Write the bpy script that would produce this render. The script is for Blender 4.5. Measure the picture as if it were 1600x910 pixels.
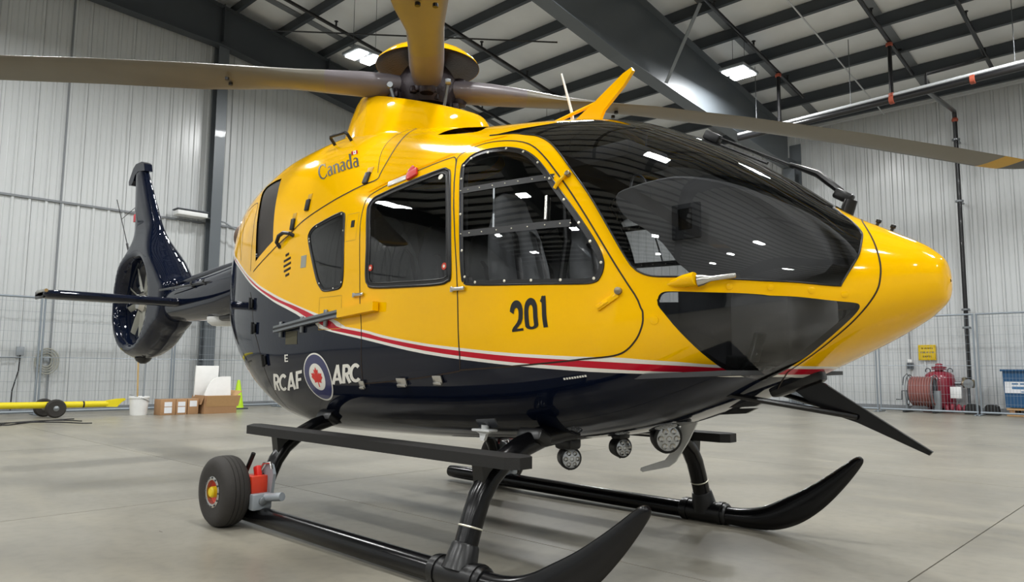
import bpy, bmesh, math, random
import numpy as np
from mathutils import Vector, Matrix
from mathutils.geometry import delaunay_2d_cdt

for o in list(bpy.data.objects):
    bpy.data.objects.remove(o, do_unlink=True)
SC = bpy.context.scene
COL = SC.collection
random.seed(7)
PI = math.pi

# ------------------------------------------------------------------ camera
cam_data = bpy.data.cameras.new('camera')
cam_data.sensor_width = 36.0
cam_data.lens = 36.0 * 1147.8 / 1600.0
cam_data.clip_end = 200
cam = bpy.data.objects.new('camera', cam_data)
COL.objects.link(cam)
cam.matrix_world = Matrix(((0.7210122, 0.06729447, 0.68964691, 4.2),
                           (0.69287904, -0.081148, -0.71647306, -3.42),
                           (0.00774879, 0.9944277, -0.10513562, 1.0),
                           (0, 0, 0, 1)))
SC.camera = cam

# ------------------------------------------------------------------ world, lamp power, exposure
W = bpy.data.worlds.new('hangar_air')
SC.world = W
W.use_nodes = True
W.node_tree.nodes['Background'].inputs[0].default_value = (0.75, 0.82, 0.9, 1)
W.node_tree.nodes['Background'].inputs[1].default_value = 0.03
LAMP_WATTS = 235.0
SC.view_settings.view_transform = 'Standard'
SC.view_settings.look = 'None'
SC.view_settings.gamma = 1.0
SC.view_settings.use_curve_mapping = False
SC.view_settings.exposure = -0.1

# ------------------------------------------------------------------ materials
def lin(h):
    h = h.lstrip('#')
    out = []
    for i in (0, 2, 4):
        c = int(h[i:i + 2], 16) / 255.0
        out.append(c / 12.92 if c <= 0.04045 else ((c + 0.055) / 1.055) ** 2.4)
    return tuple(out) + (1.0,)

def mat(name, col, rough=0.5, metal=0.0, coat=0.0, var=0.06, scale=8.0, bump=0.0, bscale=40.0, spec=0.5, emit=0.0):
    m = bpy.data.materials.new(name)
    m.use_nodes = True
    nt = m.node_tree
    b = nt.nodes['Principled BSDF']
    c = lin(col) if isinstance(col, str) else tuple(col) + (1.0,)
    tc = nt.nodes.new('ShaderNodeTexCoord')
    nz = nt.nodes.new('ShaderNodeTexNoise')
    nz.inputs['Scale'].default_value = scale
    nz.inputs['Detail'].default_value = 4
    nt.links.new(tc.outputs['Object'], nz.inputs['Vector'])
    mx = nt.nodes.new('ShaderNodeMix')
    mx.data_type = 'RGBA'
    mx.inputs[6].default_value = tuple(x * (1 - var) for x in c[:3]) + (1,)
    mx.inputs[7].default_value = tuple(min(1, x * (1 + var)) for x in c[:3]) + (1,)
    nt.links.new(nz.outputs['Fac'], mx.inputs[0])
    nt.links.new(mx.outputs[2], b.inputs['Base Color'])
    b.inputs['Roughness'].default_value = rough
    b.inputs['Metallic'].default_value = metal
    b.inputs['Coat Weight'].default_value = coat
    b.inputs['Coat Roughness'].default_value = 0.03
    b.inputs['Specular IOR Level'].default_value = spec
    if bump:
        n2 = nt.nodes.new('ShaderNodeTexNoise')
        n2.inputs['Scale'].default_value = bscale
        n2.inputs['Detail'].default_value = 5
        nt.links.new(tc.outputs['Object'], n2.inputs['Vector'])
        bp = nt.nodes.new('ShaderNodeBump')
        bp.inputs['Strength'].default_value = bump
        bp.inputs['Distance'].default_value = 0.01
        nt.links.new(n2.outputs['Fac'], bp.inputs['Height'])
        nt.links.new(bp.outputs['Normal'], b.inputs['Normal'])
    if emit:
        b.inputs['Emission Color'].default_value = c
        b.inputs['Emission Strength'].default_value = emit
    return m

def glass(name, tint, refl=1.0):
    m = bpy.data.materials.new(name)
    m.use_nodes = True
    nt = m.node_tree
    nt.nodes.remove(nt.nodes['Principled BSDF'])
    out = nt.nodes['Material Output']
    tr = nt.nodes.new('ShaderNodeBsdfTransparent')
    tr.inputs[0].default_value = tint + (1,)
    gl = nt.nodes.new('ShaderNodeBsdfGlossy')
    gl.inputs['Color'].default_value = (refl, refl, refl, 1)
    gl.inputs['Roughness'].default_value = 0.012
    fr = nt.nodes.new('ShaderNodeFresnel')
    fr.inputs['IOR'].default_value = 1.62
    mx = nt.nodes.new('ShaderNodeMixShader')
    nt.links.new(fr.outputs[0], mx.inputs[0])
    nt.links.new(tr.outputs[0], mx.inputs[1])
    nt.links.new(gl.outputs[0], mx.inputs[2])
    nt.links.new(mx.outputs[0], out.inputs['Surface'])
    return m

M = {}
M['yellow'] = mat('yellow_paint', '#fcc000', 0.07, 0, 0.0, 0.02, 3, spec=0.32)
M['navy'] = mat('navy_paint', '#0a1122', 0.06, 0, 0.0, 0.05, 3, spec=0.36)
M['red'] = mat('red_paint', '#c00c28', 0.15, 0, 0.0, 0.03, 3, spec=0.35)
M['white'] = mat('white_paint', '#ece9e0', 0.2, 0, 0.0, 0.02, 3)
M['rubber'] = mat('black_rubber', '#0e0e10', 0.42, 0, 0.0, 0.1, 20)
M['gap'] = mat('dark_gap', '#2a1a0a', 0.7)
M['black'] = mat('black_paint', '#09090b', 0.2, 0, 0.0, 0.08, 10, spec=0.36)
M['satin'] = mat('satin_black', '#0c0c0d', 0.32, 0, 0.0, 0.12, 14, 0.05, 90)
M['grip'] = mat('grip_black', '#171615', 0.62, 0, 0, 0.12, 60, 0.3, 300)
M['metal'] = mat('bright_metal', '#c9c7c2', 0.25, 1.0, 0, 0.05, 20)
M['grey_metal'] = mat('grey_metal', '#8b8f92', 0.38, 0.8, 0, 0.08, 20)
M['grey_paint'] = mat('grey_paint', '#8f959a', 0.4, 0.1, 0.2, 0.06, 15)
M['screw'] = mat('pale_screw', '#e9e4d2', 0.3, 0.3)
M['glass'] = glass('window_glass', (0.86, 0.87, 0.88))
M['shield'] = glass('windshield_glass', (0.80, 0.81, 0.82))
M['dark_glass'] = glass('tinted_glass', (0.62, 0.63, 0.65))
M['liner'] = mat('cabin_liner', '#35363a', 0.8)
M['hood'] = mat('glareshield', '#626263', 0.75, 0, 0, 0.08, 12, 0.05, 100)
M['seat'] = mat('seat_cloth', '#77797b', 0.9, 0, 0, 0.12, 40, 0.2, 200)
M['cabin_floor'] = mat('cabin_floor', '#3b3c3e', 0.8)
M['mesh'] = mat('intake_mesh', '#2f2822', 0.55, 0.3, 0, 0.3, 220, 0.6, 400)
M['blade'] = mat('blade_paint', '#6b675c', 0.42, 0, 0.1, 0.10, 5)
M['blade_root'] = mat('blade_root', '#6a6468', 0.45, 0, 0.1, 0.10, 8)
M['blade_dark'] = mat('blade_dark', '#3d3b36', 0.45, 0, 0.1, 0.10, 8)
M['tip_yellow'] = mat('tip_yellow', '#c99a12', 0.45)
M['hub'] = mat('hub_metal', '#332b2f', 0.4, 0.4, 0, 0.35, 25, 0.3, 60)
M['exhaust'] = mat('exhaust_metal', '#6a5648', 0.5, 0.6, 0, 0.2, 12)
M['red_bright'] = mat('red_plastic', '#d8261c', 0.45, 0, 0.2)
M['orange'] = mat('orange_red', '#c8371a', 0.4, 0, 0.2)
M['lens'] = mat('lamp_lens', '#c9cdd2', 0.15, 0.5, 1.0, 0.5, 130)
M['tyre'] = mat('tyre_rubber', '#2d2a27', 0.75, 0, 0, 0.15, 30, 0.15, 120)
M['hubcap'] = mat('yellow_plastic', '#e0c411', 0.5)
M['wall'] = mat('white_metal_panel', '#c6c9ca', 0.27, 0.0, 0.0, 0.05, 0.7)
M['trim'] = mat('pale_trim', '#c9cccf', 0.4)
M['seam'] = mat('seam_grey', '#7c8084', 0.5)
M['ceiling'] = mat('roof_liner', '#eceeef', 0.75, 0, 0, 0.07, 2.0, 0.25, 3)
M['steel'] = mat('dark_steel', '#43484d', 0.5, 0.1, 0, 0.08, 4)
M['steel_light'] = mat('frame_steel', '#5f656a', 0.42, 0.1, 0.1, 0.06, 3)
M['pipe'] = mat('black_pipe', '#1d1d1f', 0.3, 0.2, 0.3)
M['coupling'] = mat('red_coupling', '#a6503a', 0.5)
M['lamp'] = mat('lamp_panel', '#ffffff', 0.5, emit=22.0, var=0)
M['fence'] = mat('galvanised', '#8f98a0', 0.45, 0.5)
M['card'] = mat('cardboard', '#a8825d', 0.85, 0, 0, 0.08, 20)
M['card_in'] = mat('cardboard_flap', '#c19a6c', 0.85, 0, 0, 0.08, 20)
M['paper'] = mat('white_paper', '#e4e6ea', 0.7)
M['foam'] = mat('white_foam', '#f2f2f0', 0.8)
M['plastic_white'] = mat('white_plastic', '#e8e9e8', 0.45)
M['lime'] = mat('lime_plastic', '#b8e01c', 0.5)
M['tow'] = mat('tow_yellow', '#e2cf10', 0.45)
M['wood'] = mat('wood_handle', '#c2a36b', 0.6, 0, 0, 0.15, 30)
M['crimson'] = mat('crimson_tank', '#8c1a31', 0.35, 0, 0.4, 0.08, 10)
M['hose'] = mat('hose_pink', '#8f5a54', 0.7, 0, 0, 0.12, 30)
M['sign'] = mat('sign_yellow', '#d9b80e', 0.5)
M['ink'] = mat('sign_ink', '#3b3208', 0.6)
M['crate'] = mat('crate_blue', '#154c76', 0.5)
M['blue_ink'] = mat('blue_ink', '#3c6f9c', 0.6)
M['brass'] = mat('valve_metal', '#8a7f68', 0.4, 0.7)
M['headset_blue'] = mat('headset_blue', '#2c3f66', 0.4)
M['label_grey'] = mat('label_grey', '#9a9a90', 0.6)
M['olive'] = mat('olive_patch', '#4a4632', 0.6)

# concrete floor: tone and polish vary in blotches, fine grain
def concrete():
    m = bpy.data.materials.new('polished_concrete')
    m.use_nodes = True
    nt = m.node_tree
    b = nt.nodes['Principled BSDF']
    geo = nt.nodes.new('ShaderNodeNewGeometry')
    n1 = nt.nodes.new('ShaderNodeTexNoise'); n1.inputs['Scale'].default_value = 0.45; n1.inputs['Detail'].default_value = 6; n1.inputs['Roughness'].default_value = 0.62
    n2 = nt.nodes.new('ShaderNodeTexNoise'); n2.inputs['Scale'].default_value = 14; n2.inputs['Detail'].default_value = 8
    mp = nt.nodes.new('ShaderNodeMapping'); mp.inputs['Scale'].default_value = (0.5, 2.2, 1); mp.inputs['Rotation'].default_value = (0, 0, 0.75)
    n3 = nt.nodes.new('ShaderNodeTexNoise'); n3.inputs['Scale'].default_value = 1.7; n3.inputs['Detail'].default_value = 5
    nt.links.new(geo.outputs['Position'], n1.inputs['Vector'])
    nt.links.new(geo.outputs['Position'], n2.inputs['Vector'])
    nt.links.new(geo.outputs['Position'], mp.inputs['Vector'])
    nt.links.new(mp.outputs[0], n3.inputs['Vector'])
    def mixc(a, c, f):
        x = nt.nodes.new('ShaderNodeMix'); x.data_type = 'RGBA'
        if isinstance(a, tuple): x.inputs[6].default_value = a
        else: nt.links.new(a, x.inputs[6])
        x.inputs[7].default_value = c
        nt.links.new(f, x.inputs[0])
        return x.outputs[2]
    def ramp(src, lo, hi):
        r = nt.nodes.new('ShaderNodeMapRange')
        r.inputs['From Min'].default_value = lo; r.inputs['From Max'].default_value = hi
        nt.links.new(src, r.inputs['Value'])
        return r.outputs[0]
    c = mixc(lin('#807c72'), lin('#989386'), ramp(n1.outputs['Fac'], 0.35, 0.65))
    half = nt.nodes.new('ShaderNodeMath'); half.operation = 'MULTIPLY'; half.inputs[1].default_value = 0.35
    nt.links.new(ramp(n2.outputs['Fac'], 0.45, 0.75), half.inputs[0])
    c = mixc(c, lin('#6d6a61'), half.outputs[0])
    h2 = nt.nodes.new('ShaderNodeMath'); h2.operation = 'MULTIPLY'; h2.inputs[1].default_value = 0.4
    nt.links.new(ramp(n3.outputs['Fac'], 0.5, 0.8), h2.inputs[0])
    c = mixc(c, lin('#a7a08d'), h2.outputs[0])
    nt.links.new(c, b.inputs['Base Color'])
    rr = nt.nodes.new('ShaderNodeMapRange')
    rr.inputs['To Min'].default_value = 0.22; rr.inputs['To Max'].default_value = 0.42
    nt.links.new(n3.outputs['Fac'], rr.inputs['Value'])
    nt.links.new(rr.outputs[0], b.inputs['Roughness'])
    b.inputs['Specular IOR Level'].default_value = 0.45
    return m
M['concrete'] = concrete()

# ------------------------------------------------------------------ mesh helpers
def tag(o, label=None, cat=None, group=None, kind=None):
    if label: o['label'] = label
    if cat: o['category'] = cat
    if group: o['group'] = group
    if kind: o['kind'] = kind
    return o

def empty(name, loc=(0, 0, 0), rz=0.0, label=None, cat=None, group=None):
    o = bpy.data.objects.new(name, None)
    o.empty_display_size = 0.2
    COL.objects.link(o)
    o.location = loc
    o.rotation_euler = (0, 0, rz)
    return tag(o, label, cat, group)

def link(name, me, parent=None):
    o = bpy.data.objects.new(name, me)
    COL.objects.link(o)
    if parent is not None:
        o.parent = parent
    return o

def mk(name, verts, faces, mats, parent=None, mi=None, angle=35, normals=None):
    me = bpy.data.meshes.new(name)
    me.from_pydata([tuple(map(float, v)) for v in verts], [], [tuple(map(int, f)) for f in faces])
    if isinstance(mats, str): mats = [mats]
    for k in mats: me.materials.append(M[k])
    if mi is not None: me.polygons.foreach_set('material_index', list(map(int, mi)))
    if normals is not None or angle is not None:
        me.polygons.foreach_set('use_smooth', [True] * len(me.polygons))
        if normals is not None:
            me.normals_split_custom_set_from_vertices([tuple(map(float, n)) for n in normals])
        else:
            me.set_sharp_from_angle(angle=math.radians(angle))
    me.update()
    return link(name, me, parent)

def unit(v):
    v = np.asarray(v, float)
    return v / (np.linalg.norm(v) + 1e-12)

class G:
    """collects shapes into one mesh"""
    def __init__(s): s.v, s.f, s.m = [], [], []
    def add(s, v, f, m=0):
        n = len(s.v)
        s.v += [tuple(map(float, p)) for p in v]
        s.f += [tuple(i + n for i in q) for q in f]
        s.m += [m] * len(f)
        return s
    def box(s, c, d, rot=None, bevel=0.0, m=0, seg=2):
        bm = bmesh.new()
        bmesh.ops.create_cube(bm, size=1.0)
        bmesh.ops.scale(bm, vec=d, verts=bm.verts)
        if bevel > 0:
            bmesh.ops.bevel(bm, geom=list(bm.edges), offset=min(bevel, min(d) * 0.49), segments=seg, affect='EDGES', profile=0.5)
        if rot is not None:
            bmesh.ops.transform(bm, matrix=rot.to_4x4() if hasattr(rot, 'to_4x4') else rot, verts=bm.verts)
        bmesh.ops.translate(bm, vec=c, verts=bm.verts)
        bm.verts.index_update()
        s.add([v.co[:] for v in bm.verts], [[v.index for v in f.verts] for f in bm.faces], m)
        bm.free()
        return s
    def tube(s, pts, r, seg=12, caps=True, m=0, flat=None, up=(0, 0, 1)):
        """r: radius or list; flat: list of (ra along side, rb along up) per point"""
        P = [np.asarray(p, float) for p in pts]
        n = len(P)
        R = [r] * n if np.isscalar(r) else list(r)
        T = [unit(P[min(i + 1, n - 1)] - P[max(i - 1, 0)]) for i in range(n)]
        u = np.asarray(up, float)
        if abs(np.dot(unit(u), T[0])) > 0.95: u = np.array([1.0, 0, 0]) if abs(T[0][0]) < 0.9 else np.array([0, 1.0, 0])
        vs, fs = [], []
        for i in range(n):
            a = unit(np.cross(T[i], u)); b = unit(np.cross(a, T[i])); u = b
            ra, rb = (R[i], R[i]) if flat is None else flat[i]
            for k in range(seg):
                t = 2 * PI * k / seg
                vs.append(P[i] + a * ra * math.cos(t) + b * rb * math.sin(t))
        for i in range(n - 1):
            for k in range(seg):
                k2 = (k + 1) % seg
                fs.append((i * seg + k, i * seg + k2, (i + 1) * seg + k2, (i + 1) * seg + k))
        if caps:
            fs.append(tuple(range(seg))[::-1])
            fs.append(tuple((n - 1) * seg + k for k in range(seg)))
        return s.add(vs, fs, m)
    def lathe(s, prof, c=(0, 0, 0), axis=(0, 0, 1), seg=24, m=0, caps=True):
        """prof: (radius, height) list, turned about axis through c"""
        ax = unit(axis)
        a = unit(np.cross(ax, (1, 0, 0) if abs(ax[0]) < 0.9 else (0, 1, 0)))
        b = np.cross(ax, a)
        c = np.asarray(c, float)
        vs, fs = [], []
        for r, h in prof:
            for k in range(seg):
                t = 2 * PI * k / seg
                vs.append(c + ax * h + (a * math.cos(t) + b * math.sin(t)) * max(r, 1e-4))
        for i in range(len(prof) - 1):
            for k in range(seg):
                k2 = (k + 1) % seg
                fs.append((i * seg + k, i * seg + k2, (i + 1) * seg + k2, (i + 1) * seg + k))
        if caps and prof[0][0] > 1e-3: fs.append(tuple(range(seg))[::-1])
        if caps and prof[-1][0] > 1e-3: fs.append(tuple((len(prof) - 1) * seg + k for k in range(seg)))
        return s.add(vs, fs, m)
    def prism(s, outline, fn, d0, d1, m=0):
        """outline 2d points; fn(a, b, d) -> xyz"""
        n = len(outline)
        vs = [fn(a, b, d0) for a, b in outline] + [fn(a, b, d1) for a, b in outline]
        fs = [tuple(range(n))[::-1], tuple(range(n, 2 * n))] + [(i, (i + 1) % n, (i + 1) % n + n, i + n) for i in range(n)]
        return s.add(vs, fs, m)
    def build(s, name, mats, parent=None, angle=35):
        o = mk(name, s.v, s.f, mats, parent, s.m, angle)
        bm = bmesh.new(); bm.from_mesh(o.data)
        bmesh.ops.recalc_face_normals(bm, faces=bm.faces)
        bm.to_mesh(o.data); bm.free()
        if angle is not None: o.data.set_sharp_from_angle(angle=math.radians(angle))
        return o

def XZ(a, b, d): return (a, d, b)
def YZ(a, b, d): return (d, a, b)
def XY(a, b, d): return (a, b, d)

def crom(pts, sub=5, closed=False, corners=()):
    """Catmull-Rom through pts; corners (indices) stay sharp"""
    P = [np.asarray(p, float) for p in pts]
    n = len(P)
    out = []
    last = n if closed else n - 1
    for i in range(last):
        p1, p2 = P[i], P[(i + 1) % n]
        p0 = P[(i - 1) % n] if (closed or i > 0) else p1
        p3 = P[(i + 2) % n] if (closed or i + 2 < n) else p2
        if i in corners: p0 = p1
        if (i + 1) % n in corners: p3 = p2
        for k in range(sub):
            t = k / sub
            out.append(0.5 * ((2 * p1) + (-p0 + p2) * t + (2 * p0 - 5 * p1 + 4 * p2 - p3) * t * t + (-p0 + 3 * p1 - 3 * p2 + p3) * t ** 3))
    if not closed: out.append(P[-1])
    return np.array(out)

def inpoly(px, py, poly):
    poly = np.asarray(poly)
    x0, y0 = poly[:, 0], poly[:, 1]
    x1, y1 = np.roll(x0, -1), np.roll(y0, -1)
    r = np.zeros(px.shape, bool)
    for a, b, c, d in zip(x0, y0, x1, y1):
        if b == d: continue
        cond = ((b > py) != (d > py)) & (px < (c - a) * (py - b) / (d - b) + a)
        r ^= cond
    return r

# ================================================================== THE HANGAR
XW, YN, XE, YS = -13.7, 18.0, 21.0, -27.0      # left wall, right wall, the two behind the camera
RIDGE_Y = -4.5
def roof_z(y):
    return 8.3 + 0.15 * (17.5 - y) if y >= RIDGE_Y else 8.3 + 0.15 * (17.5 - RIDGE_Y) - 0.15 * (RIDGE_Y - y)

# floor: slabs with narrow sawn joints between them
floor = tag(G().box(((XW + XE) / 2, (YN + YS) / 2, -0.06), (XE - XW + 1, YN - YS + 1, 0.08)).build('floor', ['seam']), kind='structure')
xs = [XW - 0.4, -10.6, -6.05, -1.5, 3.05, 7.6, 12.15, 16.7, XE + 0.4]
ys = [YS - 0.4, -22.6, -18.1, -13.6, -9.1, -4.6, -0.16, 4.4, 8.9, 13.4, YN + 0.4]
for i in range(len(xs) - 1):
    for j in range(len(ys) - 1):
        g = 0.004
        G().box(((xs[i] + xs[i + 1]) / 2, (ys[j] + ys[j + 1]) / 2, -0.02), (xs[i + 1] - xs[i] - 2 * g, ys[j + 1] - ys[j] - 2 * g, 0.04)).build('floor_slab', ['concrete'], floor, None)

# ribbed sheet: profile across the width, bottom to top (top may slope)
def sheet(name, w, z0, za, zb, place, parent):
    prof = []
    pitch = w / 3
    for k in range(3):
        o = k * pitch
        prof += [(o, 0.0), (o + pitch * 0.30, 0.0), (o + pitch * 0.36, 0.012), (o + pitch * 0.42, 0.0), (o + pitch * 0.72, 0.0), (o + pitch * 0.78, 0.036), (o + pitch * 0.92, 0.036), (o + pitch * 0.985, 0.0)]
    prof.append((w - 0.004, 0.0))
    vs, fs = [], []
    for a, d in prof:
        vs.append(place(a, d, z0)); vs.append(place(a, d, za + (zb - za) * a / w))
    for i in range(len(prof) - 1):
        fs.append((2 * i, 2 * i + 2, 2 * i + 3, 2 * i + 1))
    return mk(name, vs, fs, 'wall', parent, None, None)

wall_left = tag(G().box((XW - 0.1, (YN + YS) / 2, 5.6), (0.1, YN - YS, 11.4)).build('wall_left', ['trim']), kind='structure')
SEAM = 4.5
y = YN
while y > -12.0:
    w = 0.92
    sheet('wall_panel', w, 0.02, SEAM, SEAM, lambda a, d, z, y=y: (XW + d, y - w + a, z), wall_left)
    sheet('wall_panel', w, SEAM + 0.02, roof_z(y - w) + 0.05, roof_z(y) + 0.05, lambda a, d, z, y=y: (XW + d, y - w + a, z), wall_left)
    y -= w
G().box((XW + 0.03, 3.0, SEAM + 0.01), (0.05, 30.0, 0.045)).build('seam_flashing', ['seam'], wall_left)
G().box((XW + 0.03, 3.0, 0.06), (0.06, 30.0, 0.12)).build('base_flashing', ['seam'], wall_left)
for yy in (-0.35, 1.05):   # vertical sheet joints between wall sections
    G().box((XW + 0.03, yy, 5.6), (0.03, 0.035, 11.0)).build('joint_strip', ['seam'], wall_left)

wall_right = tag(G().box(((XW + XE) / 2, YN + 0.1, 4.1), (XE - XW, 0.1, 8.6)).build('wall_right', ['trim']), kind='structure')
x = XW
while x < 6.0:
    w = 0.92
    sheet('wall_panel', w, 0.02, 8.2, 8.2, lambda a, d, z, x=x: (x + w - a, YN - d, z), wall_right)
    x += w
G().box((-3, YN - 0.03, 0.06), (20, 0.06, 0.12)).build('base_flashing', ['seam'], wall_right)

for nm, c, d in (('wall_front', (XE + 0.05, (YN + YS) / 2, 5.6), (0.1, YN - YS, 11.4)), ('wall_back', ((XW + XE) / 2, YS - 0.05, 4.1), (XE - XW, 0.1, 8.6))):
    tag(G().box(c, d).build(nm, ['wall']), kind='structure')
# dark hangar door leaf with ribs in the wall behind the camera
dr = tag(G().box(((4.0), YS + 0.06, 3.0), (14, 0.08, 6.0)).build('door_1', ['steel_light']), kind='structure')
for k in range(8):
    G().box((-2.5 + k * 1.85, YS + 0.13, 3.0), (0.12, 0.08, 5.9)).build('door_rib', ['steel'], dr)

# roof liner, two slopes
zr = roof_z(RIDGE_Y)
vs = []
for xx in (XW - 0.2, XE + 0.2):
    for yy in (YN + 0.2, RIDGE_Y, YS - 0.2):
        vs.append((xx, yy, roof_z(yy)))
vs += [(a, b, c + 0.08) for a, b, c in vs]
fs = [(0, 1, 4, 3), (1, 2, 5, 4), (6, 9, 10, 7), (7, 10, 11, 8), (0, 3, 9, 6), (2, 8, 11, 5), (0, 6, 7, 1), (1, 7, 8, 2), (3, 4, 10, 9), (4, 5, 11, 10)]
ceiling = tag(mk('ceiling', vs, fs, 'ceiling', None, None, None), kind='structure')
# purlins (Z sections) along the building
yy = YN - 0.75
while yy > YS + 0.5:
    z = roof_z(yy)
    g = G()
    g.box(((XW + XE) / 2, yy, z - 0.17), (XE - XW - 0.1, 0.012, 0.30))
    g.box(((XW + XE) / 2, yy - 0.047, z - 0.318), (XE - XW - 0.1, 0.10, 0.012))
    g.box(((XW + XE) / 2, yy + 0.04, z - 0.02), (XE - XW - 0.1, 0.085, 0.012))
    g.build('purlin', ['steel'], ceiling, None)
    yy -= 1.27
# seams of the insulation blanket, running up the slope
def slope_bar(x, w, h, off, y0, y1, mt, name, parent):
    vs = []
    for yv in (y0, y1):
        z = roof_z(yv) - off
        vs += [(x - w / 2, yv, z), (x + w / 2, yv, z), (x + w / 2, yv, z + h), (x - w / 2, yv, z + h)]
    fs = [(0, 1, 2, 3), (4, 7, 6, 5), (0, 4, 5, 1), (1, 5, 6, 2), (2, 6, 7, 3), (3, 7, 4, 0)]
    o = mk(name, vs, fs, mt, parent, None, None)
    return o
for k in range(12):
    xx = XW + 1.3 + k * 2.9
    slope_bar(xx, 0.22, 0.012, 0.03, YN, RIDGE_Y, 'seam', 'liner_seam', ceiling)
# bright gutter strip under the eave
tag(G().box((-3.7, YN - 0.1, 8.19), (20, 0.14, 0.10)).build('trim_1', ['trim']), kind='structure')

# ---- rigid steel frames: rafter + column
def frame(x, bot, name, label, mt='steel_light', flange=0.30, colw=0.5, both=True):
    e = empty(name, (x, 0, 0), 0, label, 'steel frame', 'steel frames of the hangar roof')
    ysamp = [p[0] for p in bot]
    top = [roof_z(p[0]) - 0.33 for p in bot]
    n = len(bot)
    g = G()
    for d in (-0.006,):
        vs = [(d, a, b) for a, b in bot] + [(d, a, t) for a, t in zip(ysamp, top)]
        vs += [(v[0] + 0.012, v[1], v[2]) for v in vs]
        fs = []
        for i in range(n - 1):
            fs += [(i, i + 1, n + i + 1, n + i), (2 * n + i, 3 * n + i, 3 * n + i + 1, 2 * n + i + 1)]
        g.add(vs, fs)
    g.build('web', [mt], e, None)
    for nm, line in (('bottom_flange', bot), ('top_flange', list(zip(ysamp, top)))):
        g = G(); vs = []
        for a, b in line:
            vs += [(-flange / 2, a, b - 0.01), (flange / 2, a, b - 0.01), (flange / 2, a, b + 0.01), (-flange / 2, a, b + 0.01)]
        fs = [(0, 1, 2, 3)[::-1]]
        for i in range(n - 1):
            for k in range(4):
                fs.append((4 * i + k, 4 * i + (k + 1) % 4, 4 * i + 4 + (k + 1) % 4, 4 * i + 4 + k))
        fs.append(tuple(4 * (n - 1) + k for k in range(4)))
        g.add(vs, fs); g.build(nm, [mt], e, None)
    # column at the right-hand eave
    zt = bot[0][1]
    g = G()
    g.box((0, YN - 0.32, (zt + 0.3) / 2), (0.012, colw, zt + 0.3))
    g.box((0, YN - 0.32 - colw / 2, zt / 2), (flange, 0.02, zt))
    g.box((0, YN - 0.07, zt / 2 + 0.4), (flange, 0.02, zt + 0.8))
    g.build('column', [mt], e, None)
    return e
mid = [(17.4, 6.95), (15.7, 7.03), (11.9, 7.3), (8.8, 7.58), (6.4, 7.95), (2.0, 8.7), (RIDGE_Y, 9.6), (-11, 8.7), (-17, 7.4), (-25.5, 6.9)]
fr1 = frame(-4.6, mid, 'steel_frame', 'wide grey tapered roof beam crossing the ceiling behind the rotor', 'steel_light', 0.34)
fr2 = frame(4.3, mid, 'steel_frame', 'grey tapered roof beam straight above the camera', 'steel_light', 0.34)
fr3 = frame(13.0, mid, 'steel_frame', 'grey tapered roof beam behind the camera', 'steel_light', 0.34)
end = [(17.4, 6.9), (12.0, 7.6), (8.4, 8.3), (6.05, 8.68), (4.2, 8.96), (1.1, 9.1), (-0.45, 9.25), (RIDGE_Y, 9.9), (-12, 8.9), (-25.5, 7.0)]
fr4 = frame(-13.3, end, 'steel_frame', 'dark tapered roof beam lying along the left gable wall', 'steel', 0.30)
# stiffeners and gusset on the end beam
for yv in (4.2, 7.2):
    G().box((0.09, yv, roof_z(yv) - 0.75), (0.15, 0.02, 0.95)).build('stiffener', ['steel'], fr4, None)
# end-wall post
post = empty('wall_post', (-13.4, 4.28, 0), 0, 'grey steel I-beam post standing against the left wall', 'post')
G().box((0.0, 0, 4.5), (0.26, 0.012, 9.0)).build('web', ['steel'], post, None)
G().box((0.13, 0, 4.5), (0.02, 0.26, 9.0)).build('flange', ['steel_light'], post, None)
G().box((-0.13, 0, 4.5), (0.02, 0.26, 9.0)).build('flange', ['steel_light'], post, None)
G().box((0.02, 0, 0.015), (0.42, 0.4, 0.03)).build('base_plate', ['steel'], post, None)
for (x0, y0, z0, x1, y1, z1, lb) in ((-4.45, 10.55, 7.47, -3.55, 10.55, 9.05, 'pale flat brace between the wide roof beam and a purlin'), (-4.75, 16.4, 7.0, -5.6, 16.4, 8.2, 'short knee brace under the wide roof beam at the right wall')):
    g = G().tube([(x0, y0, z0), (x1, y1, z1)], 0.05, 4)
    tag(g.build('beam_brace', ['grey_paint']), lb, 'brace')

# ---- sprinkler pipes
def branch(x, y0, y1, label, name='sprinkler_pipe'):
    pts = [(x, yv, roof_z(yv) - 0.42) for yv in (y0, y1)]
    e = empty(name, (0, 0, 0), 0, label, 'pipe', 'black sprinkler pipes under the roof')
    G().tube(pts, 0.045, 10).build('pipe_run', ['pipe'], e)
    n = int(abs(y1 - y0) / 1.6)
    for k in range(n):
        yv = y0 + (y1 - y0) * (k + 0.5) / n
        z = roof_z(yv) - 0.42
        G().tube([(x, yv, z), (x, yv, z + 0.14)], 0.025, 8).lathe([(0.012, 0), (0.05, 0.02), (0.05, 0.03)], (x, yv, z + 0.14)).build('sprinkler_head', ['pipe'], e)
    return e
branch(-3.3, 15.4, 6.0, 'black sprinkler pipe beside the wide roof beam above the bright right lamp')
branch(-0.72, 15.6, 8.0, 'black sprinkler pipe with red joint above the right wall')
branch(0.8, 16.4, 8.0, 'black sprinkler pipe at the far right of the ceiling')
branch(-8.9, 15.0, 3.0, 'black sprinkler pipe above the rotor head')
branch(-11.4, 14.0, 2.0, 'black sprinkler pipe near the left gable beam')
mp = empty('main_pipe', (0, 0, 0), 0, 'long black pipe with a reflection modelled as a pale strip on top below the sprinkler pipes', 'pipe')
YM = 13.9
def zmain(x): return 6.95 + (x + 4.65) * 0.026
G().tube([(-4.4, YM, zmain(-4.4)), (4.6, YM, zmain(4.6))], 0.075, 12).build('pipe_run', ['pipe'], mp)
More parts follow.
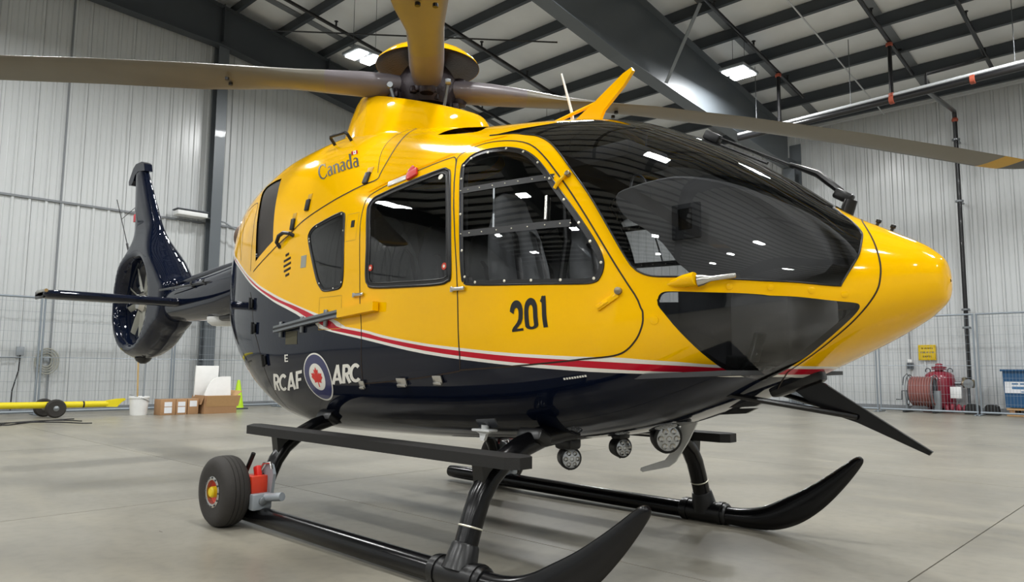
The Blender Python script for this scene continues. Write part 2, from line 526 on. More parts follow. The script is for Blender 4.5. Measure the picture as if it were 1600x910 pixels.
G().tube([(-4.4, YM - 0.02, zmain(-4.4) + 0.10), (4.6, YM - 0.02, zmain(4.6) + 0.10)], 0.038, 10).build('conduit_or_glint', ['trim'], mp)  # pale rod added to imitate the reflection along the top of the pipe
for xx in (-3.3, -0.72, 0.85):
    G().lathe([(0.085, -0.05), (0.10, -0.04), (0.10, 0.04), (0.085, 0.05)], (xx, YM, zmain(xx)), (1, 0, 0.026), 14).build('coupling', ['coupling'], mp)
for xx in (-3.9, -1.6, 1.6):
    G().tube([(xx, YM, zmain(xx)), (xx, YM, roof_z(YM) - 0.1)], 0.009, 6).build('hanger_rod', ['grey_metal'], mp)
for xx, lb in ((-3.3, 'black vertical drop pipe with red joints near the wide roof beam'), (-0.72, 'black vertical drop pipe with red joints above the right wall')):
    e = empty('drop_pipe', (xx, YM, 0), 0, lb, 'pipe')
    z0, z1 = zmain(xx) + 0.08, roof_z(YM) - 0.47
    G().tube([(0, 0, z0), (0, 0, z1)], 0.045, 10).build('pipe_run', ['pipe'], e)
    for z in (z0 + 0.03, z1 - 0.03):
        G().lathe([(0.055, -0.04), (0.075, -0.03), (0.075, 0.03), (0.055, 0.04)], (0, 0, z), (0, 0, 1), 12).build('coupling', ['coupling'], e)
tag(G().tube([(-0.02, YM, zmain(0) + 0.08), (-0.02, YM, zmain(0) + 0.38), (0.75, YM + 0.6, zmain(0) + 0.62), (0.8, YM + 1.6, roof_z(YM + 1.6) - 0.5)], 0.04, 10).build('offset_pipe', ['pipe']), 'short bent black pipe rising from the main pipe at the far right', 'pipe')
slope_bar(-1.95, 0.025, 0.025, 0.36, YN - 0.5, RIDGE_Y, 'trim', 'conduit_or_glint', ceiling)
ri = empty('riser_pipe', (-0.3, 17.55, 0), 0, 'tall black riser pipe on the right wall beside the red tank', 'pipe')
G().tube([(0, 0, 0.75), (0, 0, 7.5), (0.02, -0.12, 7.62), (0.25, -3.5, 7.12)], 0.052, 12).build('pipe_run', ['pipe'], ri)
for z in (2.1, 2.55, 5.3, 6.9):
    G().lathe([(0.07, -0.03), (0.095, -0.02), (0.095, 0.02), (0.07, 0.03)], (0, 0, z), (0, 0, 1), 12).box((0, 0.2, z), (0.05, 0.4, 0.03)).build('pipe_clamp', ['grey_metal'], ri)
G().lathe([(0.06, -0.05), (0.08, 0), (0.06, 0.05)], (0, 0, 7.42), (0, 0, 1), 12).build('coupling', ['coupling'], ri)
# thin conduit from the ceiling to the left
tag(G().tube([(-12.3, 4.9, 9.3), (-6.7, 9.4, 8.75)], 0.02, 8).build('ceiling_conduit', ['pipe']), 'thin dark conduit crossing the ceiling behind the rotor', 'conduit')

# ---- high bay lamps: each its own fixture with two lit panels
LAMP_LABELS = {(-9.4, 5.8): 'lit twin-panel high bay lamp left of the rotor head', (-3.6, 12.4): 'lit twin-panel high bay lamp beside the wide roof beam'}
def high_bay(x, y, z, label, group='high bay lamps hung from the hangar roof'):
    e = empty('high_bay_lamp', (x, y, z), 0, label, 'ceiling lamp', group)
    G().box((0, 0, 0.07), (0.62, 0.80, 0.07), None, 0.015).build('housing', ['grey_paint'], e)
    for s in (-1, 1):
        G().box((0, s * 0.2, 0.018), (0.54, 0.26, 0.03), None, 0.008).build('light_panel', ['lamp'], e)
        G().tube([(0, s * 0.3, 0.1), (0, s * 0.3, roof_z(y) - z - 0.05)], 0.006, 5).build('hanging_wire', ['steel'], e)
    L = bpy.data.lights.new('high_bay_light', 'AREA')
    L.shape = 'RECTANGLE'; L.size = 0.56; L.size_y = 0.74
    L.energy = LAMP_WATTS
    L.color = (0.985, 0.995, 0.985)
    lo = bpy.data.objects.new('lamp_light', L)
    COL.objects.link(lo); lo.parent = e; lo.location = (0, 0, -0.02)
    return e
for xx in (-9.4, -3.6, 2.2, 8.0, 13.8):
    for yv in (12.4, 5.8, -0.8, -7.4, -14.0, -20.6):
        lb = LAMP_LABELS.get((xx, yv))
        high_bay(xx, yv, 8.0, lb or 'lit twin-panel high bay lamp outside the picture above the hangar floor')

# ================================================================== THE HELICOPTER
heli = empty('helicopter', (0, 0, 0), 0, 'yellow and navy rescue helicopter numbered 201 parked in the hangar', 'helicopter')
# body stations: x, top z, bottom z, half width, height of widest point, upper and lower fullness
ST = np.array([
    [3.42, 1.375, 1.375, 0.001, 1.375, 2.0, 2.0],
    [3.405, 1.455, 1.3, 0.085, 1.375, 2.0, 2.0],
    [3.35, 1.52, 1.24, 0.165, 1.37, 2.1, 2.1],
    [3.22, 1.6, 1.16, 0.285, 1.35, 2.2, 2.2],
    [3.02, 1.715, 1.06, 0.425, 1.32, 2.3, 2.2],
    [2.75, 1.925, 0.94, 0.57, 1.3, 2.5, 2.3],
    [2.4, 2.155, 0.8, 0.69, 1.28, 2.7, 2.4],
    [2.0, 2.345, 0.68, 0.77, 1.26, 2.75, 2.5],
    [1.5, 2.455, 0.6, 0.82, 1.26, 2.75, 2.6],
    [1.0, 2.535, 0.57, 0.83, 1.26, 2.8, 2.7],
    [0.5, 2.64, 0.55, 0.83, 1.26, 2.9, 2.7],
    [0.0, 2.735, 0.54, 0.83, 1.26, 3.1, 2.7],
    [-0.5, 2.775, 0.53, 0.81, 1.26, 3.2, 2.7],
    [-1.0, 2.755, 0.56, 0.77, 1.3, 3.2, 2.5],
    [-1.5, 2.68, 0.71, 0.68, 1.38, 3.2, 2.35],
    [-1.97, 2.58, 1.03, 0.54, 1.52, 3.1, 2.2],
    [-2.24, 2.47, 1.4, 0.41, 1.68, 2.7, 2.1],
    [-2.4, 2.41, 1.6, 0.33, 1.8, 2.7, 2.1],
    [-2.47, 2.3, 1.7, 0.26, 1.86, 2.6, 2.1],
    [-2.5, 2.14, 1.79, 0.17, 1.92, 2.4, 2.1],
])
FE = {
    'W1': [[14.183,0.1228],[13.654,0.0862],[13.321,0.069],[12.971,0.0529],[12.548,0.0398],[12.047,0.0263],[11.698,0.0177],[11.157,0.0082],[10.666,0.0019],[10.107,-0.0092],[9.693,-0.0281],[9.103,-0.056],[8.371,-0.09],[7.617,-0.132],[6.922,-0.1762],[6.448,-0.2177],[6.116,-0.2674],[5.755,-0.3308],[5.395,-0.4232]],
    'R1': [[14.201,0.1152],[13.811,0.0894],[13.445,0.0694],[13.0,0.0494],[12.543,0.0354],[12.084,0.0239],[11.252,0.0073],[10.782,0.0015],[10.105,-0.0162],[9.693,-0.0373],[9.104,-0.0655],[8.351,-0.1038],[7.622,-0.1465],[6.773,-0.2093],[6.132,-0.293],[5.687,-0.3744],[5.35,-0.4628]],
    'R2': [[14.124,0.1072],[13.485,0.0674],[13.068,0.0478],[12.598,0.0319],[12.225,0.023],[11.419,0.0051],[11.053,0.0006],[10.104,-0.03],[9.22,-0.0771],[8.358,-0.1266],[7.633,-0.1751],[6.794,-0.2466],[6.163,-0.3371],[5.666,-0.4323],[5.27,-0.5576]],
    'N1': [[14.039,0.0954],[13.477,0.0613],[12.99,0.0412],[12.534,0.0272],[12.242,0.0199],[11.486,0.0037],[11.082,-0.0012],[10.104,-0.0386],[9.223,-0.0898],[8.364,-0.141],[7.64,-0.1907],[6.808,-0.2684],[6.177,-0.3553],[5.684,-0.4539],[5.216,-0.6125]],
    'chin': [[5.881,0.0053],[5.864,0.0112],[5.815,0.0161],[5.703,0.0169],[5.386,0.0143],[4.827,0.0072],[4.351,-0.0108],[3.975,-0.0539],[3.574,-0.1274],[3.384,-0.171],[3.336,-0.2044],[3.361,-0.2529],[3.505,-0.3323],[3.804,-0.4475],[4.109,-0.5493],[4.378,-0.6292],[4.624,-0.6811],[4.8,-0.7161],[5.099,-0.7433],[5.213,-0.6092],[5.266,-0.5533],[5.355,-0.4583],[5.432,-0.3589],[5.589,-0.1976],[5.775,-0.0572],[5.882,-0.0004]],
    'wsL': [[8.499,0.6157],[8.134,0.6141],[7.931,0.5957],[7.725,0.5743],[7.515,0.5263],[7.327,0.4626],[7.111,0.3834],[6.93,0.3226],[6.779,0.2732],[6.63,0.2209],[6.357,0.1232],[6.221,0.0801],[6.168,0.0686],[6.114,0.06],[5.996,0.0511],[5.833,0.0483],[5.419,0.0512],[5.207,0.0501],[4.7,0.0493],[4.161,0.0459],[3.598,0.016],[3.436,0.1435],[3.33,0.2823],[3.337,0.4543],[3.397,0.5679],[3.658,0.7136],[3.913,0.8071]],
    'nose': [[3.517,0.7984],[3.129,0.4708],[2.937,0.209],[2.945,0.0031],[3.144,-0.1869],[3.516,-0.3826],[3.983,-0.5446],[4.388,-0.6547],[4.751,-0.7379]],
    'fdoor': [[8.738,0.4165],[8.778,0.4727],[8.691,0.5089],[8.47,0.5491],[8.197,0.5565],[7.922,0.5408],[7.704,0.5057],[7.467,0.4346],[7.241,0.3557],[6.891,0.2375],[6.462,0.0966],[6.25,0.0362],[6.082,-0.0038],[6.059,-0.0364],[6.078,-0.0807],[6.158,-0.1398],[6.297,-0.1894],[6.459,-0.2057],[6.766,-0.1962],[6.931,-0.1937],[7.641,-0.1913],[8.399,-0.1916],[8.372,-0.0932],[8.426,0.0785]],
    'fwin': [[8.626,0.4047],[8.616,0.4384],[8.536,0.478],[8.358,0.5018],[8.079,0.5053],[7.81,0.4832],[7.608,0.4409],[7.43,0.3851],[7.176,0.2931],[6.848,0.1929],[6.636,0.1272],[6.555,0.0931],[6.537,0.0735],[6.57,0.0515],[6.663,0.0389],[6.997,0.0381],[8.163,0.0436],[8.291,0.0525],[8.349,0.07],[8.472,0.2458]],
    'rdoor': [[10.177,0.024],[10.214,0.0842],[10.294,0.1951],[10.286,0.2614],[10.236,0.2933],[10.077,0.3218],[9.535,0.392],[9.043,0.4573],[8.85,0.4766],[8.738,0.4165],[8.426,0.0785],[8.372,-0.0932],[8.402,-0.1964],[9.271,-0.2325],[10.198,-0.2598],[10.124,-0.0355]],
    'rwin': [[10.175,0.2334],[10.093,0.1362],[10.066,0.067],[10.017,0.0525],[9.905,0.0456],[9.27,0.0468],[8.719,0.0484],[8.564,0.0535],[8.518,0.0671],[8.569,0.1613],[8.649,0.2607],[8.793,0.3854],[8.866,0.4069],[8.962,0.4101],[9.366,0.3684],[9.906,0.3115],[10.097,0.2903],[10.176,0.2624]],
    'qwin': [[11.501,0.1542],[11.493,0.1728],[11.384,0.1913],[11.103,0.2108],[10.798,0.232],[10.725,0.2329],[10.669,0.2222],[10.625,0.1608],[10.575,0.0819],[10.581,0.0523],[10.633,0.0429],[10.729,0.0398],[10.976,0.0371],[11.083,0.0425],[11.203,0.0596],[11.385,0.1114]],
    'cowl': [[13.311,0.0886],[12.847,0.1228],[12.392,0.1595],[12.091,0.1816],[11.799,0.2099],[11.268,0.2546],[10.808,0.2973],[10.399,0.3435],[10.164,0.369],[10.128,0.3991],[10.094,0.4922],[10.125,0.6116],[10.235,0.7808]],
    'grille': [[13.012,0.4963],[13.812,0.5478],[13.851,0.5057],[13.628,0.3821],[13.437,0.2477],[13.25,0.1169],[12.64,0.1712],[12.647,0.1778],[12.758,0.2737],[12.866,0.3834]],
    'intake': [[9.52,0.6658],[9.482,0.7314],[9.325,0.8301],[8.974,0.8378],[8.813,0.7012],[9.112,0.6743]],
    'bar1': [[8.516,0.3079],[7.865,0.3231],[7.273,0.3431]],
    'bar2': [[8.393,0.1646],[7.68,0.1707],[6.974,0.1823]],
    'vbar': [[8.015,0.3148],[7.92,0.1766]],
    'whandle': [[7.298,0.2668],[7.269,0.1901]],
    'screws': [[8.566,0.3583],[8.605,0.4207],[8.538,0.4569],[8.311,0.4826],[8.054,0.4978],[7.779,0.4706],[7.529,0.4096],[7.324,0.3363],[7.095,0.257],[6.874,0.184],[6.715,0.1326],[6.567,0.0803],[6.653,0.0462],[7.065,0.0451],[7.412,0.0463],[7.734,0.0475],[8.134,0.0481],[8.293,0.0599],[8.358,0.12],[8.447,0.2248]],
    'q201': [[7.635,-0.0454],[7.21,-0.0362],[7.239,0.0198],[7.659,0.0137]],
    'qrcaf': [[12.688,-0.3574],[11.687,-0.2922],[11.575,-0.1777],[12.506,-0.222]],
    'qarc': [[10.889,-0.2673],[10.221,-0.2463],[10.169,-0.1413],[10.775,-0.153]],
    'qE': [[12.054,-0.1318],[11.938,-0.1295],[11.93,-0.0917],[12.045,-0.0934]],
    'qcanada': [[11.528,0.3775],[10.642,0.4308],[10.86,0.5224],[11.78,0.4696]],
    'P_hinge1': [10.1885,0.0327],
    'P_hinge2': [8.3689,0.0375],
    'P_roundel': [11.2077,-0.2191],
    'P_latchA': [10.1979,-0.2598],
    'P_latchB': [9.3976,-0.2433],
    'P_latchC': [8.7606,-0.2334],
    'P_hanA': [7.1601,0.3266],
    'P_hanB': [6.3459,0.0215],
    'P_vent': [12.0726,0.0954],
    'P_handle': [12.1343,0.1686],
    'P_label': [11.5873,0.0971],
    'P_lockbox': [10.4797,0.1893],
    'P_cowlL1': [12.0221,0.2182],
    'P_cowlL2': [11.6664,0.279],
    'P_cowlL3': [10.3728,0.3815],
    'P_railA': [12.2101,-0.0016],
    'P_railB': [10.5374,0.0071],
    'P_railC': [9.782,0.0132],
    'P_s1': [5.6795,0.0378],
    'P_s2': [5.0578,0.0269],
    'P_s3': [4.5581,0.0248],
    'P_s4': [4.0213,0.0066],
    'P_s5': [3.5404,-0.0538],
    'P_smalltext': [6.9867,-0.2882],
    'P_qaccess': [10.8399,0.0179],
}
NST = len(ST)

def pchip(x, Y):
    n = len(Y); X = np.arange(n).astype(float)
    d = np.diff(Y); m = np.zeros(n); m[0] = d[0]; m[-1] = d[-1]
    for i in range(1, n - 1):
        if d[i - 1] * d[i] > 0: m[i] = 2.0 / (1 / d[i - 1] + 1 / d[i])
    x = np.asarray(x, float)
    i = np.clip(np.floor(x).astype(int), 0, n - 2); t = x - i
    return (2 * t**3 - 3 * t**2 + 1) * Y[i] + (t**3 - 2 * t**2 + t) * m[i] + (-2 * t**3 + 3 * t**2) * Y[i + 1] + (t**3 - t**2) * m[i + 1]
def params(s):
    return [pchip(s, ST[:, k]) for k in range(7)]
def S(s, t):
    s = np.asarray(s, float); t = np.asarray(t, float)
    x, zt, zb, w, zm, nt, nb = params(s)
    th = t * PI / 2
    c = np.abs(np.cos(th)); sn = np.abs(np.sin(th))
    nn = np.where(t >= 0, nt, nb)
    y = -w * c ** (2 / nn)
    z = np.where(t >= 0, zm + (zt - zm) * sn ** (2 / nn), zm - (zm - zb) * sn ** (2 / nn))
    return np.stack([x, y, z], -1)
def Nrm(s, t):
    """outward unit normals of the body surface (starboard half)"""
    s = np.asarray(s, float); t = np.asarray(t, float)
    P = S(s, t); Y = P[..., 1]; Z = P[..., 2]
    def Fv(sv, Y, Z):
        x, zt, zb, w, zm, nt, nb = params(np.clip(sv, 0.02, NST - 1.0))
        nn = np.where(t >= 0, nt, nb); h = np.where(t >= 0, zt - zm, zm - zb)
        return (np.abs(Y) / w) ** nn + (np.abs(Z - zm) / h) ** nn, x
    e = 0.02
    f1, x1 = Fv(s + e, Y, Z); f0, x0 = Fv(s - e, Y, Z)
    dx = x1 - x0; dx = np.where(np.abs(dx) < 1e-5, -1e-5, dx)
    fx = (f1 - f0) / dx
    x, zt, zb, w, zm, nt, nb = params(s)
    nn = np.where(t >= 0, nt, nb); h = np.where(t >= 0, zt - zm, zm - zb)
    fy = -nn / w * (np.abs(Y) / w) ** (nn - 1)
    fz = np.sign(Z - zm) * nn / h * (np.abs(Z - zm) / h) ** (nn - 1)
    n = np.stack([fx, fy, fz], -1)
    return n / (np.linalg.norm(n, axis=-1, keepdims=True) + 1e-9)
_ss = np.linspace(0, NST - 1, 2000); _xx = pchip(_ss, ST[:, 0])
def s_of_x(x): return np.interp(-np.asarray(x, float), -_xx, _ss)
def st_xz(x, z):
    s = s_of_x(x)
    _, zt, zb, w, zm, nt, nb = params(s)
    z = np.asarray(z, float)
    up = z >= zm
    fr = np.where(up, (z - zm) / (zt - zm), (zm - z) / (zm - zb))
    fr = np.clip(fr, 0, 1)
    nn = np.where(up, nt, nb)
    t = np.arcsin(fr ** (nn / 2)) * 2 / PI
    return np.stack([s, np.where(up, t, -t)], -1)
def pos(st, off=0.0):
    st = np.asarray(st, float)
    return S(st[..., 0], st[..., 1]) + Nrm(st[..., 0], st[..., 1]) * off
def xz(poly): return S(np.asarray(poly)[:, 0], np.asarray(poly)[:, 1])[:, [0, 2]]
def inset(poly, d):
    """shrink a closed outline given in (s,t) by d metres on the side of the body"""
    P = xz(poly); n = len(P)
    area = 0.5 * np.sum(P[:, 0] * np.roll(P[:, 1], -1) - np.roll(P[:, 0], -1) * P[:, 1])
    sg = 1 if area > 0 else -1
    out = []
    for i in range(n):
        a, b, c = P[i - 1], P[i], P[(i + 1) % n]
        d1 = unit(b - a); d2 = unit(c - b)
        n1 = np.array([-d1[1], d1[0]]) * sg; n2 = np.array([-d2[1], d2[0]]) * sg
        m = unit(n1 + n2); k = max(0.35, float(np.dot(m, n1)))
        out.append(b + m * d / k)
    out = np.array(out)
    return st_xz(out[:, 0], out[:, 1])

OUT = {}
for k in ('fdoor', 'fwin', 'rdoor', 'rwin', 'qwin'):
    OUT[k] = crom(FE[k], 4, True, {'fdoor': (21,), 'rdoor': (8, 12, 14), 'fwin': (), 'rwin': (), 'qwin': ()}[k])
OUT['chin'] = crom(FE['chin'], 3, True, (18, 19))
OUT['fwin_in'] = inset(OUT['fwin'], 0.024)
OUT['rwin_in'] = inset(OUT['rwin'], 0.026)
OUT['qwin_in'] = inset(OUT['qwin'], 0.020)
# windshield, half: side edge, lower edge, front edge to the centre line, then back along the roof edge
wsl = crom(FE['wsL'], 4, False, (20,))
front = [(4.12, 0.90), (4.22, 1.0)]
back = [(7.45, 1.0), (7.5, 0.85), (7.69, 0.735), (8.1, 0.668)]
OUT['ws'] = np.array(list(map(tuple, wsl)) + front + back)
OUT['grille'] = crom(FE['grille'], 3, True, (0, 1, 5, 6, 9))
OUT['intake'] = crom(FE['intake'], 4, True, (0, 3))
cw = crom(FE['cowl'], 4)
OUT['cowl'] = np.array([(13.9, 0.06)] + list(map(tuple, cw)) + [(10.3, 1.0), (15.2, 1.0), (14.9, 0.4)])
nose_s = crom(FE['nose'], 4)
# nose joint as s(t)
_nt = np.concatenate([[-1.0], nose_s[::-1, 1], [1.0]]); _ns = np.concatenate([[5.25], nose_s[::-1, 0], [3.72]])
_o = np.argsort(_nt); _nt, _ns = _nt[_o], _ns[_o]
def nose_joint(t): return np.interp(t, _nt, _ns)
# stripe edges t(s): rear extension, traced middle, level run forward to the keel
STR = {}
for k, zc in (('W1', 1.020), ('R1', 1.008), ('R2', 0.983), ('N1', 0.972)):
    c = crom(FE[k], 3)
    o = np.argsort(c[:, 0]); c = c[o]
    sl = (c[-1, 1] - c[-6, 1]) / (c[-1, 0] - c[-6, 0])
    ext = [(c[-1, 0] + d, c[-1, 1] + sl * d + 0.02 * d * d) for d in (0.5, 1.0, 2.0, 3.0, 4.5)]
    fwd = []
    for sv in np.arange(c[0, 0] - 0.08, 4.2, -0.06):
        _, _, zb, _, zm, _, nb = params(sv)
        if zb >= zc - 0.004:
            fwd.append((sv, -1.0)); break
        fr = float((zm - zc) / (zm - zb)); fwd.append((sv, -math.asin(min(1, fr) ** (nb / 2)) * 2 / PI))
    full = np.array(fwd[::-1] + list(map(tuple, c)) + ext)
    STR[k] = full
    OUT[k] = full[(full[:, 0] < NST - 1.02)]
def stripe_t(k, s):
    c = STR[k]
    return np.interp(s, c[:, 0], c[:, 1], left=-2.0)

# ---- one triangulation of the half skin with every outline as a hard edge
AS, BS = 0.33, 1.25
pts, edges = [], []
gs = np.concatenate([np.linspace(0, 2, 25), np.linspace(2, NST - 1, 140)[1:]])
gt = np.linspace(-1, 1, 91)
for a in gs:
    for b in gt: pts.append((a * AS, b * BS))
def add_line(L, closed):
    base = len(pts)
    for a, b in L: pts.append((float(np.clip(a, 0, NST - 1)) * AS, float(np.clip(b, -1, 1)) * BS))
    n = len(L)
    for i in range(n - 1 + (1 if closed else 0)): edges.append((base + i, base + (i + 1) % n))
for k in ('fdoor', 'fwin', 'rdoor', 'rwin', 'qwin', 'chin', 'fwin_in', 'rwin_in', 'qwin_in', 'ws', 'grille', 'intake', 'cowl'):
    add_line(OUT[k], True)
for k in STR: add_line(OUT[k], False)
add_line([(nose_joint(t), t) for t in np.linspace(-1, 1, 70)], False)
V2, _, F2, *_ = delaunay_2d_cdt([Vector(p) for p in pts], edges, [], 0, 1e-6)
V2 = np.array([(v[0] / AS, v[1] / BS) for v in V2]); V2[:, 0] = np.clip(V2[:, 0], 0, NST - 1); V2[:, 1] = np.clip(V2[:, 1], -1, 1)
F2 = np.array([f for f in F2 if len(f) == 3])
P3 = S(V2[:, 0], V2[:, 1]); N3 = Nrm(V2[:, 0], V2[:, 1])
CE = V2[F2].mean(1); cs, ct = CE[:, 0], CE[:, 1]
# paint
paint = np.zeros(len(F2), int)                         # 0 yellow 1 white 2 red 3 navy
tW, tR1, tR2, tN = [stripe_t(k, cs) for k in ('W1', 'R1', 'R2', 'N1')]
paint[ct < tW] = 1; paint[ct < tR1] = 2; paint[ct < tR2] = 1; paint[ct < tN] = 3
PAINT = ['yellow', 'white', 'red', 'navy']
# regions
reg = np.array(['shell'] * len(F2), dtype=object)
reg[inpoly(cs, ct, OUT['cowl'])] = 'cowl'
reg[inpoly(cs, ct, OUT['fdoor'])] = 'fdoor'
reg[inpoly(cs, ct, OUT['rdoor'])] = 'rdoor'
reg[cs < nose_joint(ct)] = 'nose'
reg[inpoly(cs, ct, OUT['grille'])] = 'grille'
reg[inpoly(cs, ct, OUT['intake'])] = 'intake'
for w in ('fwin', 'rwin', 'qwin'):
    reg[inpoly(cs, ct, OUT[w])] = w + '_frame'
    reg[inpoly(cs, ct, OUT[w + '_in'])] = w + '_glass'
reg[inpoly(cs, ct, OUT['ws'])] = 'ws'
reg[inpoly(cs, ct, OUT['chin'])] = 'chin'

def region(name, regs, mats, parent, sides=(-1, 1), use_paint=False, off=0.0, each=False, flip=False):
    """one mesh (or one per side) from skin regions; side -1 starboard as traced, +1 port mirrored"""
    mask = np.isin(reg, regs)
    F = F2[mask]; idx = np.unique(F); mp = -np.ones(len(V2), int); mp[idx] = np.arange(len(idx)); F = mp[F]
    Pv = P3[idx] + N3[idx] * off; Nv = N3[idx]
    pm = paint[mask] if use_paint else np.zeros(len(F), int)
    vs, fs, ns, mi = [], [], [], []
    objs = []
    for sd in sides:
        m = np.array([1, -sd * -1.0 if sd > 0 else 1.0, 1.0])
        sgn = np.array([1, -1 if sd > 0 else 1, 1])
        V = Pv * sgn; NN = Nv * sgn
        FF = F if sd > 0 else F[:, ::-1]
        if flip: FF = FF[:, ::-1]; NN = -NN
        if each:
            objs.append(mk(name, V, FF, mats, parent[sides.index(sd)] if isinstance(parent, list) else parent, pm, None, NN))
        else:
            b = sum(map(len, vs)); vs.append(V); fs.append(FF + b); ns.append(NN); mi.append(pm)
    if not each:
        V = np.concatenate(vs); FF = np.concatenate(fs); NN = np.concatenate(ns)
        key = {}; mp2 = np.arange(len(V))                 # weld the two halves along the centre line
        for i in np.nonzero(np.abs(V[:, 1]) < 1e-5)[0]:
            k = tuple(np.round(V[i], 5)); mp2[i] = key.setdefault(k, i); NN[i, 1] = 0
        FF = mp2[FF]; used = np.unique(FF); back_ = -np.ones(len(V), int); back_[used] = np.arange(len(used))
        objs.append(mk(name, V[used], back_[FF], mats, parent, np.concatenate(mi), None, NN[used]))
    return objs

def mir(o, name, parent):
    """mirrored copy of a small mesh on the port side"""
    me = o.data.copy()
    n = len(me.vertices); co = np.empty(n * 3); me.vertices.foreach_get('co', co)
    co = co.reshape(-1, 3); co[:, 1] *= -1; me.vertices.foreach_set('co', co.ravel())
    bm = bmesh.new(); bm.from_mesh(me); bmesh.ops.reverse_faces(bm, faces=bm.faces); bm.to_mesh(me); bm.free()
    return link(name, me, parent)

shell = region('fuselage_shell', ['shell'], PAINT, heli, use_paint=True)[0]
nose = region('nose_cone', ['nose'], PAINT, heli, use_paint=True)[0]
cowl = region('engine_cowling', ['cowl'], PAINT, heli, use_paint=True, each=True)
doorF = region('cockpit_door', ['fdoor'], PAINT, heli, use_paint=True, each=True)
doorR = region('sliding_door', ['rdoor'], PAINT, heli, use_paint=True, each=True)
region('window_frame', ['fwin_frame'], ['rubber'], doorF, each=True, off=0.002)
region('window_pane', ['fwin_glass'], ['glass'], doorF, each=True)
region('window_frame', ['rwin_frame'], ['rubber'], doorR, each=True, off=0.004)
region('window_pane', ['rwin_glass'], ['dark_glass'], doorR, each=True)
qw = region('quarter_window', ['qwin_glass'], ['dark_glass'], heli, each=True)
region('window_frame', ['qwin_frame'], ['rubber'], qw, each=True, off=0.003)
region('windshield', ['ws'], ['shield'], heli, each=True)
region('chin_window', ['chin'], ['shield'], heli, each=True)
gr = region('air_intake_grille', ['grille'], ['mesh'], heli, each=True, off=-0.012)
region('air_inlet', ['intake'], ['rubber'], heli, each=True, off=-0.03)
# inner trim of the cabin, a skin 35 mm inside, open at every window
reg_keep = reg.copy()
inner = np.isin(reg, ['shell', 'fdoor', 'rdoor', 'cowl', 'fwin_frame', 'rwin_frame', 'qwin_frame', 'nose', 'intake']) & (cs > 3.2) & (cs < 13.0)
reg[:] = 'x'; reg[inner] = 'liner'
region('cabin_lining', ['liner'], ['liner'], heli, off=-0.035, flip=True)
reg[:] = reg_keep
# rear bulkhead behind the cabin
tb = np.linspace(-1, 1, 40); bp = pos(np.stack([np.full(40, 12.9), tb], -1), -0.03)
ring = list(map(tuple, bp)) + [(a, -b, c) for a, b, c in bp[::-1]]
mk('rear_bulkhead', ring, [tuple(range(len(ring)))], 'liner', heli, None, None)

def ribbon(name, line, w, mt, parent, off=0.0015, closed=False, side=True):
    L = np.asarray(line, float); P = pos(L, off); N = Nrm(L[:, 0], L[:, 1]); n = len(P)
    vs, fs = [], []
    for i in range(n):
        a = P[i - 1] if (i > 0 or closed) else P[i]
        b = P[(i + 1) % n] if (i < n - 1 or closed) else P[i]
        sd = unit(np.cross(N[i], b - a))
        vs += [P[i] - sd * w / 2, P[i] + sd * w / 2]
    for i in range(n - 1 + (1 if closed else 0)):
        j = (i + 1) % n
        fs.append((2 * i, 2 * j, 2 * j + 1, 2 * i + 1))
    o = mk(name, vs, fs, mt, parent[0] if isinstance(parent, list) else parent, None, 60)
    if side: mir(o, name, parent[1] if isinstance(parent, list) else parent)
    return o
def bead(name, line, r, mt, parent, off=0.002, closed=True):
    L = np.asarray(line, float); P = pos(L, off)
    pp = list(P) + ([P[0], P[1]] if closed else [])
    o = G().tube(pp, r, 6, not closed).build(name, [mt], parent[0] if isinstance(parent, list) else parent, 60)
    mir(o, name, parent[1] if isinstance(parent, list) else parent)
    return o
ribbon('door_gap', OUT['fdoor'], 0.008, 'gap', doorF, closed=True)
ribbon('door_gap', OUT['rdoor'], 0.007, 'gap', doorR, closed=True)
bead('window_seal', OUT['rwin'], 0.009, 'rubber', doorR)
bead('window_seal', OUT['rwin_in'], 0.005, 'rubber', doorR)
bead('window_seal', OUT['fwin'], 0.005, 'rubber', doorF)
bead('window_seal', OUT['qwin'], 0.006, 'rubber', qw)
ribbon('cowling_gap', cw, 0.010, 'gap', cowl)
nj = [(nose_joint(t), t) for t in np.linspace(-1, 1, 80)]
ribbon('nose_gap', nj, 0.007, 'gap', nose)
ribbon('panel_gap', crom([(13.45, 0.09), (13.63, 0.29), (13.80, 0.41), (14.4, 0.42)], 5), 0.006, 'gap', cowl)
ribbon('panel_gap', crom([(14.1, 0.13), (14.2, 0.22), (14.35, 0.32), (14.6, 0.4)], 5), 0.006, 'gap', cowl)
ribbon('panel_gap', crom([(10.19, 0.40), (10.33, 0.52), (10.36, 0.64), (10.3, 0.80)], 5), 0.005, 'gap', cowl)
ribbon('drip_rail', crom([(10.26, 0.315), (9.9, 0.36), (9.4, 0.425), (8.9, 0.50), (8.55, 0.565), (8.2, 0.60)], 5), 0.010, 'yellow', heli, off=0.006)
ribbon('windshield_post', [(s, 0.9995) for s in np.linspace(4.22, 7.45, 30)], 0.045, 'black', heli, off=0.003, side=False)
bead('windshield_seal', OUT['ws'][:-4], 0.004, 'rubber', heli, closed=False)
ribbon('window_bar', crom(FE['bar1'], 6), 0.036, 'rubber', doorF, off=0.004)
ribbon('window_bar', crom(FE['bar2'], 6), 0.036, 'rubber', doorF, off=0.004)
ribbon('window_bar', FE['vbar'], 0.012, 'grey_metal', doorF, off=0.004)
bead('window_handle', FE['whandle'], 0.009, 'metal', doorF, off=0.012, closed=False)

